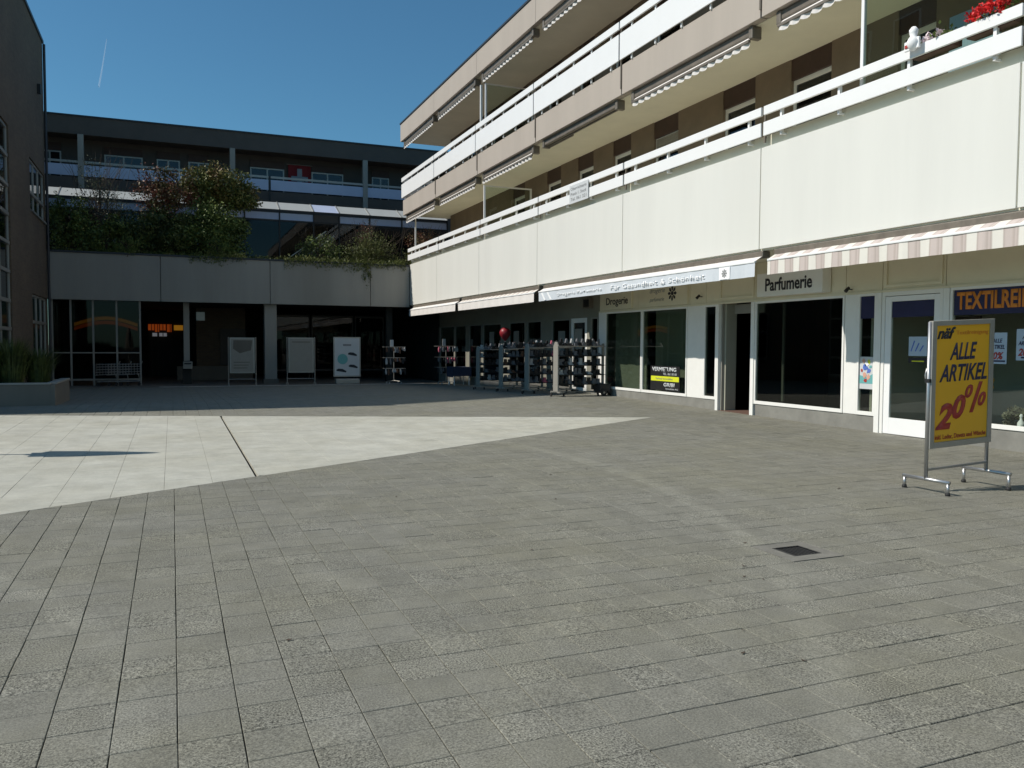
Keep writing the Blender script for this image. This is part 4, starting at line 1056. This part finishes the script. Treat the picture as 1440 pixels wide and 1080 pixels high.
def lwin(y1, y0, z0, z1, ny, zs):
    f = MB(); x0, x1 = XL-.12, XL-.05
    f.box(x0, x1, y0, y0+.07, z0, z1).box(x0, x1, y1-.07, y1, z0, z1).box(x0, x1, y0+.07, y1-.07, z0, z0+.07).box(x0, x1, y0+.07, y1-.07, z1-.07, z1)
    for k in range(1, ny):
        y = y0+(y1-y0)*k/ny; f.box(x0, x1, y-.035, y+.035, z0+.07, z1-.07)
    w_ = f.build('window', 'alu', LB)
    for z in zs: box(x0+.01, x1+.03, y0+.07, y1-.07, z-.05, z+.05).build('transom', 'alu', w_)
    box(x0+.03, x0+.04, y0+.07, y1-.07, z0+.07, z1-.07).build('pane', 'glassdark', w_)
    box(XL-.1, XL+.06, y0, y1, z0-.07, z0-.003).build('sill', 'plinth', w_)
lwin(37.0, 33.42, 6.36, 8.19, 3, [7.0]); lwin(36.98, 33.62, 1.02, 3.38, 3, [2.4]); lwin(29.38, 26.42, .32, 8.28, 2, [1.16, 2.08, 2.94, 3.84, 4.71, 5.59, 6.47, 7.37])
MB().tube([(XL+.08, 37.1, 0), (XL+.08, 37.1, 13.3)], .05, 8).build('downpipe', 'roofcap', LB)
box(XL, XL+.12, 35.6, 35.75, 11.0, 11.35).build('vent', 'black', LB)

# unseen tower, added and shaped to throw the long shade over the court
TW = thing('added_shade_tower', (-16, 32, 0), 'unseen sand coloured tower added beyond the left edge to shade the court', 'building')
foot = [(-18.5, 25.05), (-11.8, 27.7), (-11.8, 40.8), (-26, 40.8), (-26, 27.6)]
TH = 24.3
for k in range(5):
    za, zb = k*TH/5, (k+1)*TH/5
    MB().prism([(x, y, za+.003) for x, y in foot], (0, 0, TH/5-.006)).build('storey', 'render_sand', TW)
    for y in (29.5, 32.5, 35.5, 38.5):
        f = box(-11.8, -11.74, y-.8, y+.8, za+1.2, za+2.9).build('window', 'whiteframe', TW); box(-11.735, -11.73, y-.72, y+.72, za+1.28, za+2.82).build('pane', 'glassdark', f)
MB().prism([(x*1.0, y, TH) for x, y in foot], (0, 0, .15)).build('roof', 'roofcap', TW)

# ------------------------------------------------------------ planter by the brick building
PL = thing('planter', (-3.2, 22.6, gz(22)), 'long low concrete planter with dark grassy shrubs beside the brick building', 'planter')
zg2 = gz(22)
for a, b_ in ((-6.2, -4.93), (-4.92, -3.66), (-3.65, -2.62)):
    box(a, b_, 21.55, 21.65, zg2-.1, zg2+.50).build('side_panel', 'conc', PL, bevel=.008)
    box(a, b_, 21.53, 21.70, zg2+.502, zg2+.54).build('rim', 'conc_panel', PL)
box(-2.62, -2.52, 21.55, 24.4, zg2-.15, zg2+.50).build('side_panel', 'conc', PL, bevel=.008)
box(-2.70, -2.50, 21.70, 24.4, zg2+.502, zg2+.54).build('rim', 'conc_panel', PL)
box(-6.2, -2.62, 21.65, 24.4, zg2, zg2+.42).build('soil', 'soil', PL)
for k, (x, y, h) in enumerate(((-5.0, 22.4, .9), (-4.2, 22.6, 1.1), (-3.6, 22.9, 1.25), (-3.1, 23.4, 1.0), (-4.0, 23.9, 1.2))):
    s = thing('grassy_shrub', (x, y, zg2+.42), 'dark narrow leaved shrub in the planter, '+['nearest the left edge', 'second from the left edge', 'in the middle and tallest', 'at the right end', 'at the back'][k], 'shrub', 'shrubs in the planter')
    mb = MB()
    for i in range(420):
        a = random.uniform(0, 6.28); r = random.random()*.25; l = h*random.uniform(.5, 1); ln = random.uniform(.1, .55)
        p = Vector((x+r*math.cos(a), y+r*math.sin(a), zg2+.42)); d1 = Vector((math.cos(a)*ln*.4, math.sin(a)*ln*.4, l*.7)); d2 = Vector((math.cos(a)*ln, math.sin(a)*ln, l)); q = Vector((-math.sin(a), math.cos(a), 0))*.012
        mb.quad(p-q, p+q, p+d1+q, p+d1-q); mb.quad(p+d1-q, p+d1+q, p+d2)
    mb.build('leaves', 'lf_dark', s)
    MB().tube([(x, y, zg2+.42), (x, y, zg2+.6)], .03, 6, .01).build('stem', 'bark', s)

# ------------------------------------------------------------ terrace planting
def px(x): return -4.68+(x-68)*.0312        # metres on the terrace, Y about 39.5
def pz(y): return 5.40+(350-y)*.0345
def shrub(name, label, x0, x1, y0, y1, Y, m, n, size, clumps=14, twigs=0, trunk=True, cat='shrub', vert=0, aspect=.55, depth=.8):
    cx = (px(x0)+px(x1))/2; cz = (pz(y0)+pz(y1))/2; rx = (px(x1)-px(x0))/2*1.04; rz = (pz(y0)-pz(y1))/2
    s = thing(name, (cx, Y, 5.3), label, cat)
    tr = MB()
    tr.tube([(cx, Y, 5.2), (cx+.05, Y, 5.2+(cz-5.2)*.6), (cx, Y, cz+rz*.3)], .05, 7, .02)
    for k in range(9):
        a = random.uniform(0, 6.28); e = Vector((cx+math.cos(a)*rx*.7, Y+math.sin(a)*depth*.6, cz+random.uniform(-.2, .8)*rz))
        st = Vector((cx+.03, Y, 5.3+(cz-5.3)*random.uniform(.2, .7))); mid = (st+e)/2+Vector((0, 0, .1)); tr.tube([st, mid, e], .02, 5, .006)
    for k in range(twigs):
        a = random.uniform(0, 6.28); st = Vector((cx+random.uniform(-.6, .6)*rx, Y, cz-rz*.4)); e = Vector((cx+random.uniform(-1, 1)*rx, Y+random.uniform(-.3, .3), cz+rz*random.uniform(.7, 1.15))); tr.tube([st, (st+e)/2+Vector((.04, 0, .05)), e], .008, 4, .004)
    tr.build('trunk', 'bark', s)
    crown((cx, Y, cz), (rx, depth, rz), int(n*.8), size*.92, m, s, 'crown', clumps, vert, aspect)
shrub('round_tree', 'rounded olive green tree with reddish flank behind the glazed walkway line', 222, 350, 222, 292, 39.6, 'lf_mix', 15000, .075, 44, cat='tree')
shrub('red_maple', 'loose red leaved maple in the middle of the left terrace planting', 168, 258, 232, 318, 38.9, 'lf_red', 6500, .06, 30, twigs=14, cat='tree')
shrub('terrace_shrub', 'dark dense bush left of centre spilling over the terrace edge', 150, 250, 285, 362, 38.4, 'lf_dark', 11000, .07, 36)
shrub('terrace_shrub', 'broad dark green bush beneath the rounded tree', 225, 330, 275, 364, 38.6, 'lf_green', 13000, .07, 40)
shrub('terrace_shrub', 'green bush at the far left of the terrace next to the brick building', 66, 125, 280, 355, 38.5, 'lf_green', 6000, .065, 22)
shrub('twiggy_shrub', 'sparse pale twiggy shrub in front of the milky glass roof', 88, 172, 232, 345, 38.7, 'lf_pale', 2200, .045, 30, twigs=40)
shrub('terrace_shrub', 'low green bush between the far left bush and the dark one', 105, 170, 305, 358, 38.2, 'lf_green', 5000, .06, 20)
shrub('terrace_shrub', 'small yellow green bush drooping over the wall below the rounded tree', 258, 286, 335, 372, 37.7, 'grass', 1100, .04, 9, depth=.3)
shrub('terrace_shrub', 'thin upright bush in front of the glass right of centre', 388, 458, 304, 364, 39.0, 'lf_green', 2800, .05, 22, twigs=16)
shrub('willow_bush', 'fine leaved olive bush on the right half of the terrace', 446, 562, 298, 378, 38.4, 'lf_olive', 12000, .07, 44, twigs=26, vert=1.2, aspect=.25)
shrub('twiggy_shrub', 'sparse shrub with red tips above the olive bush', 470, 515, 288, 340, 39.2, 'lf_red', 500, .035, 12, twigs=26)
shrub('twiggy_shrub', 'dark red twiggy shrub against the corner of the apartment block', 545, 608, 296, 352, 38.0, 'lf_red', 2200, .045, 22, twigs=40)
shrub('terrace_shrub', 'olive bush tucked into the corner by the cream facade', 530, 576, 318, 376, 37.9, 'lf_olive', 4200, .055, 12, depth=.4)
for (xa, xb, ya, yb, m_, l_) in ((258, 296, 322, 370, 'lf_green', 'trailing green plant hanging over the wall below the round tree'), (148, 182, 330, 360, 'lf_green', 'short trailing plant over the wall near the left bush'), (472, 492, 338, 386, 'grass', 'thin plant trailing down the wall left of the olive bush'), (546, 566, 336, 396, 'lf_olive', 'long trailing plant on the wall beside the cream facade')):
    shrub('trailing_plant', l_, xa, xb, ya, yb, 37.34, m_, 1300, .045, 14, depth=.16, cat='plant', vert=1.0, aspect=.35)
# hanging ground cover along the coping
mb = MB()
for i in range(9000):
    x = random.uniform(4.6, 10.1) if random.random() < .8 else random.uniform(.7, 3.0)
    k = .5+.5*math.sin(x*3.1)*math.sin(x*1.3+1)
    p = Vector((x, 37.24-random.random()*.12+random.uniform(0, .6), 5.36+random.gauss(0, .10)-random.random()**2*.38*k))
    leafq(mb, p, .06, .25, 1.5)
mb2 = mb
for i in range(1600):
    x = random.uniform(-4.4, 4.6)
    leafq(mb, Vector((x, 37.5+random.random()*.4, 5.38+abs(random.gauss(0, .07)))), .05, .35, 1)
tag(mb.build('ground_cover', 'grass'), 'grassy ground cover hanging over the edge of the terrace wall', 'ground cover', kind='stuff')
box(-4.5, 10.2, 37.6, 41.9, 5.2, 5.3).build('terrace_soil', 'soil', BW)

# ------------------------------------------------------------ poster boards under the wing
def shoe_print(parent, x, z, r, m):
    MB().prism([(x-r, 36.128, z-.02), (x+r*.9, 36.128, z-.09), (x+r, 36.128, z-.03), (x+.2*r, 36.128, z+.07), (x-.6*r, 36.128, z+.08), (x-r, 36.128, z+.04)], (0, -.003, 0)).build('print', m, parent)
def board_frame(x0, x1, ztop, label, kind):
    s = thing('poster_board', ((x0+x1)/2, 36.2, -.1), label, 'sign', 'poster boards under the wing'); z = -.1
    if kind < 3:
        MB().tube([(x0, 36.2, z+.10), (x0, 36.2, ztop)], .022, 8).build('upright', 'alu', s); MB().tube([(x1, 36.2, z+.10), (x1, 36.2, ztop)], .022, 8).build('upright', 'alu', s)
        MB().tube([(x0, 36.2, z+.26), (x1, 36.2, z+.26)], .015, 6).build('cross_bar', 'alu', s)
        for x in (x0, x1):
            MB().tube([(x, 35.95, z+.09), (x, 36.45, z+.09)], .018, 6).build('foot', 'alu', s)
            for y in (35.97, 36.43): MB().tube([(x, y, z+.08), (x, y, z)], .02, 6).build('leg', 'alu', s)
        MB().box(x0+.05, x1-.05, 36.15, 36.22, z+.52, ztop-.02).build('poster_frame', 'alu', s)
        p = MB().box(x0+.10, x1-.10, 36.135, 36.149, z+.57, ztop-.07).build('poster', 'lightgrey', s)
        if kind == 1:
            MB().prism([(x0+.18, 36.134, 1.45), (x0+.45, 36.134, 1.25), (x1-.2, 36.134, 1.38), (x1-.14, 36.134, 1.8), (x0+.2, 36.134, 1.8)], (0, -.003, 0)).build('print', 'conc', p)
            for k in range(3): MB().box(x0+.2, x1-.35+k*.05, 36.130, 36.1335, .62+k*.12, .65+k*.12).build('print', 'conc', p)
        else:
            MB().box(x0+.2, x1-.2, 36.130, 36.1335, 1.72, 1.76).build('print', 'conc', p)
    else:
        MB().prism([(x0, 36.13, z+.32), (x1, 36.13, z+.32), (x1, 36.13, ztop), (x0, 36.13, ztop)], (0, .06, 0)).build('poster_frame', 'alu', s)
        p = MB().box(x0+.05, x1-.05, 36.129, 36.1295, z+.37, ztop-.05).build('poster', 'paper', s)
        MB().box(x0+.07, x1-.07, 35.95, 36.45, z, z+.24).build('base', 'alu', s, bevel=.03)
        cx = (x0+x1)/2
        MB().prism([(cx-.2+.23*math.cos(t*.45), 36.128, 1.0+.23*math.sin(t*.45)) for t in range(14)], (0, -.003, 0)).build('print', 'teal', p)
        shoe_print(p, cx+.24, 1.22, .2, 'inkdark'); shoe_print(p, cx+.27, .68, .2, 'inkdark'); shoe_print(p, cx-.25, .50, .22, 'inkdark')
        MB().box(cx-.18, cx+.18, 36.125, 36.128, 1.58, 1.66).build('print', 'screwgrey', p)
board_frame(2.17, 3.27, 1.93, 'poster board with grey picture left of the wide pillar', 1)
board_frame(4.56, 5.73, 1.95, 'nearly blank poster board just right of the wide pillar', 2)
board_frame(6.53, 7.72, 1.97, 'tilted board with pictures of shoes and a teal disc', 3)

# ------------------------------------------------------------ wire display stands
def wire_stand(cx, cy, h, label, mats_, dims):
    s = thing('display_stand', (cx, cy, gz(cy)), label, 'display stand', 'wire display stands under the corner'); z = gz(cy)
    MB().tube([(cx, cy, z+.1), (cx, cy, z+h)], .02, 8).build('pole', 'alu', s)
    for k in range(4):
        a = math.pi/4+k*math.pi/2; e = (cx+.38*math.cos(a), cy+.38*math.sin(a), z+.09)
        MB().tube([(cx, cy, z+.14), e], .014, 6).tube([e, (e[0], e[1], z+.05)], .014, 6).build('foot', 'alu', s)
        MB().tube([(e[0], e[1]-.012, z+.035), (e[0], e[1]+.012, z+.035)], .035, 8).build('castor', 'shoewhite', s)
    for lv in dims:
        zz = z+lv
        mb = MB()
        for sx_ in (-1, 1): mb.tube([(cx+sx_*.46, cy-.3, zz), (cx+sx_*.46, cy+.3, zz)], .008, 5)
        mb.tube([(cx-.46, cy-.3, zz), (cx+.46, cy-.3, zz)], .012, 5).tube([(cx-.46, cy+.3, zz), (cx+.46, cy+.3, zz)], .008, 5)
        mb.build('rail', 'alu', s)
        for i in range(9):
            x = cx-.42+i*.105+random.uniform(-.02, .02); y = cy-.3+random.uniform(-.05, .05); hh = random.uniform(.16, .30); m = random.choice(mats_)
            b_ = MB(); w_ = random.uniform(.03, .055)
            b_.prism([(x-w_*.4, y-.03, zz-.02), (x+w_*.4, y-.03, zz-.02), (x+w_, y-.04, zz-hh*.6), (x+w_*.7, y-.06, zz-hh), (x-w_*.7, y-.06, zz-hh), (x-w_, y-.04, zz-hh*.6)], (0, .09, 0))
            b_.build('hanging_article', m, s, bevel=.01)
    MB().box(cx-.17, cx-.02, cy-.02, cy, z+h, z+h+.30).build('price_card', 'paper', s)
wire_stand(9.2, 36.0, 1.66, 'wire stand hung with brown and pale goods left of the corner', ['shoebrown', 'shoegrey', 'shoewhite', 'shoebrown', 'shoedark'], [1.64, 1.16, .68])
wire_stand(11.2, 34.6, 1.7, 'wire stand with pink and white goods under the white awning', ['shoewhite', 'pinkcloth', 'shoegrey', 'shoewhite', 'shoedark'], [1.68, 1.2, .75])
# draped table
s = thing('draped_table', (11.2, 32.6, gz(32.6)), 'small table under a navy cloth between the far wire stand and the shoe racks', 'table')
z = gz(32.6)
MB().box(10.75, 11.5, 32.2, 33.0, z+.72, z+.76).build('table_top', 'alu', s)
for x in (10.8, 11.45):
    for y in (32.25, 32.95): MB().tube([(x, y, z), (x, y, z+.72)], .02, 6).build('leg', 'white', s)
MB().box(10.73, 11.52, 32.18, 33.02, z+.765, z+.78).box(10.72, 10.73, 32.18, 33.02, z+.35, z+.765).box(10.73, 11.52, 32.165, 32.18, z+.4, z+.765).build('cloth', 'bluecloth', s)
# ------------------------------------------------------------ shoe racks
def shoe(mb_, x, y, z, d=1, s=.13):
    mb_.prism([(x-s, y-.035, z), (x+s, y-.035, z), (x+s, y-.035, z+.025), (x+.4*s, y-.035, z+.05), (x-.2*s, y-.035, z+.09), (x-s, y-.035, z+.10)], (0, .07, 0))
def shoe_rack(cx, cy, label, seed, bright):
    random.seed(seed); z = gz(cy); x0, x1 = cx, cx+1.5
    s = thing('shoe_rack', (cx+.7, cy, z), label, 'rack', 'shoe racks outside the shop')
    mb = MB().prism([(x0-.02, cy-.10, z+.14), (x0-.02, cy+.10, z+.14), (x0-.02, cy+.10, z+1.44), (x0-.02, cy+.03, z+1.54), (x0-.02, cy-.03, z+1.54), (x0-.02, cy-.10, z+1.44)], (.05, 0, 0))
    # end cheek turned to the court
    mb = MB().prism([(x0-.02, cy-.15, z+.14), (x0-.02, cy+.15, z+.14), (x0-.02, cy+.15, z+1.42), (x0-.02, cy+.05, z+1.54), (x0-.02, cy-.05, z+1.54), (x0-.02, cy-.15, z+1.42)], (.045, 0, 0))
    mb.build('end_panel', 'lightgrey', s, bevel=.006)
    MB().box(x1-.03, x1+.03, cy-.03, cy+.03, z+.14, z+1.5).build('end_panel', 'lightgrey', s)
    for x in (x0, x1):
        MB().box(x-.03, x+.03, cy-.30, cy+.30, z+.10, z+.14).build('foot', 'alu', s)
        MB().bar((x-.22, cy-.1, z+.12), (x+.22, cy-.1, z+.12), .03).build('foot', 'alu', s)
        for dx, dy in ((-.2, -.1), (.2, -.1), (0, .28)): MB().tube([(x+dx-.012, cy+dy, z+.045), (x+dx+.012, cy+dy, z+.045)], .045, 10).build('castor', 'rubber', s)
    MB().tube([(x0, cy, z+.12), (x1, cy, z+.12)], .02, 6).build('base_bar', 'alu', s)
    for k in range(5):
        zz = z+.32+k*.27
        o = MB().box(x0+.03, x1-.03, cy-.14, cy+.14, zz, zz+.012).tube([(x0, cy-.15, zz+.02), (x1, cy-.15, zz+.02)], .008, 5).build('shelf', 'black' if k < 4 else 'alu', s)
        for i in range(9):
            x = x0+.14+i*.152+random.uniform(-.02, .02)
            m = random.choice(bright if random.random() < .20 else ['shoedark', 'shoedark', 'shoegrey'])
            b_ = MB(); shoe(b_, x, cy-.05, zz+.013, s=random.uniform(.07, .09)); shoe(b_, x+.01, cy+.06, zz+.013, s=.08)
            if random.random() < .8:
                hh = random.uniform(.13, .23); b_.prism([(x-.05, cy-.06, zz+.013), (x+.04, cy-.06, zz+.013), (x+.04, cy-.06, zz+hh), (x-.05, cy-.06, zz+hh)], (0, .08, 0))
            b_.build('shoes', m, o, bevel=.008)
    for i in range(8):
        x = x0+.15+i*.17; zz = z+1.5
        b_ = MB(); b_.prism([(x-.05, cy-.04, zz), (x+.05, cy-.04, zz), (x+.03, cy-.04, zz+.12), (x-.02, cy-.04, zz+.14)], (0, .08, 0)); b_.build('shoes', random.choice(bright+['shoedark', 'shoedark', 'shoegrey']), s, bevel=.01)
    MB().tube([(x0, cy, z+1.49), (x1, cy, z+1.49)], .012, 6).build('top_bar', 'white', s)
LBL = ['nearest shoe rack, its pale end panel in full sun', 'second shoe rack from the front, behind the sunlit one', 'third shoe rack from the front', 'fourth and rearmost shoe rack under the white awning']
for k, y in enumerate((20.9, 22.95, 25.1, 27.3)):
    shoe_rack(10.03, y, LBL[k], 20+k, [['shoewhite', 'shoegrey'], ['shoegrey', 'shoewhite', 'pinkcloth'], ['shoegrey', 'shoebrown'], ['shoegrey', 'shoewhite']][k])
random.seed(99)
# rolling crate at the end of the first rack
s = thing('rubber_wheel_trolley', (11.45, 20.9, gz(20.9)), 'low black trolley with wheel at the right foot of the nearest shoe rack', 'trolley')
z = gz(20.9)
MB().box(11.28, 11.64, 20.6, 21.0, z+.08, z+.34).build('body', 'black', s, bevel=.02)
MB().tube([(11.40, 20.57, z+.10), (11.40, 20.60, z+.10)], .10, 14).build('wheel', 'rubber', s); MB().tube([(11.40, 20.56, z+.10), (11.40, 20.569, z+.10)], .03, 10).build('hub', 'alu', s)
# red balloon
s = thing('balloon', (10.9, 26.9, 1.9), 'dark red balloon above the shoe racks', 'balloon')
prof = [(.005, -.24), (.04, -.2), (.13, -.1), (.19, 0), (.2, .08), (.17, .17), (.1, .235), (.01, .26)]
MB().lathe((10.9, 26.9, 2.02), prof, 18).build('skin', 'red', s, smooth=True)
MB().tube([(10.9, 26.9, 1.78), (10.88, 26.9, 1.4), (10.9, 26.9, 1.1)], .004, 4).build('string', 'white', s)

# ------------------------------------------------------------ closed parasol beyond the left edge (its shadow lies on the pale slabs)
s = thing('closed_parasol', (-2.72, 13.0, gz(13)), 'closed parasol just beyond the left edge whose shadow lies on the pale slabs', 'parasol')
z = gz(13)
MB().lathe((-2.72, 13.0, z), [(.28, 0), (.28, .06), (.06, .09), (.04, .3)], 20).build('base', 'plinth', s)
MB().tube([(-2.72, 13, z+.05), (-2.72, 13, z+2.55)], .032, 8).build('pole', 'alu', s)
mb = MB(); n = 24
prof = [(.17, 1.08), (.24, 1.15), (.23, 1.5), (.17, 1.95), (.10, 2.3), (.05, 2.5), (.01, 2.6)]
b0 = 0
for i, (r, zz) in enumerate(prof):
    for k in range(n):
        t = 2*math.pi*k/n; rr = r*(1+.22*math.cos(8*t)); mb.v.append((-2.72+rr*math.cos(t), 13+rr*math.sin(t), z+zz))
for i in range(len(prof)-1):
    for k in range(n):
        j = (k+1) % n; mb.f.append((i*n+k, i*n+j, (i+1)*n+j, (i+1)*n+k)); mb.mi.append(0)
mb.build('canopy', 'cone_grey', s, smooth=True)

# fallen leaves
for k in range(16):
    x = random.uniform(.5, 8.5); y = random.uniform(3.2, 9.5)
    if x > 1.1*y: x = y*.8
    a = random.uniform(0, 6.28); r = random.uniform(.010, .022); z = gz(y)+.004
    mb = MB()
    pts = [(x+r*math.cos(a)*c-r*.5*math.sin(a)*d, y+r*math.sin(a)*c+r*.5*math.cos(a)*d, z+h) for c, d, h in ((-1, 0, .004), (-.2, -1, .001), (.7, -.6, .003), (1.1, 0, .007), (.6, .7, .002), (-.3, .9, .004))]
    mb.prism(pts, (0, 0, .0012))
    tag(mb.build('fallen_leaf', 'bark', origin=(x, y, z)), 'small brown fallen leaf on the grey pavers', 'leaf', 'fallen leaves scattered on the pavers')

# contrail
mb = MB()
def skyp(pxx, pyy, dist):
    d = cam.matrix_world.to_3x3() @ Vector((pxx-720, -(pyy-540), -1150)).normalized(); return Vector((0, 0, 1.65))+d*dist
c = mb.tube([skyp(139, 122, 9000), skyp(143, 100, 9400), skyp(147, 75, 9900), skyp(150, 55, 10300)], 8, 8, 3)
_n = M['contrail'].node_tree; _b = _n.nodes['Principled BSDF']; _b.inputs['Alpha'].default_value = .13
tag(mb.build('contrail', 'contrail'), 'thin white aircraft trail in the blue sky above the rear block', 'contrail')
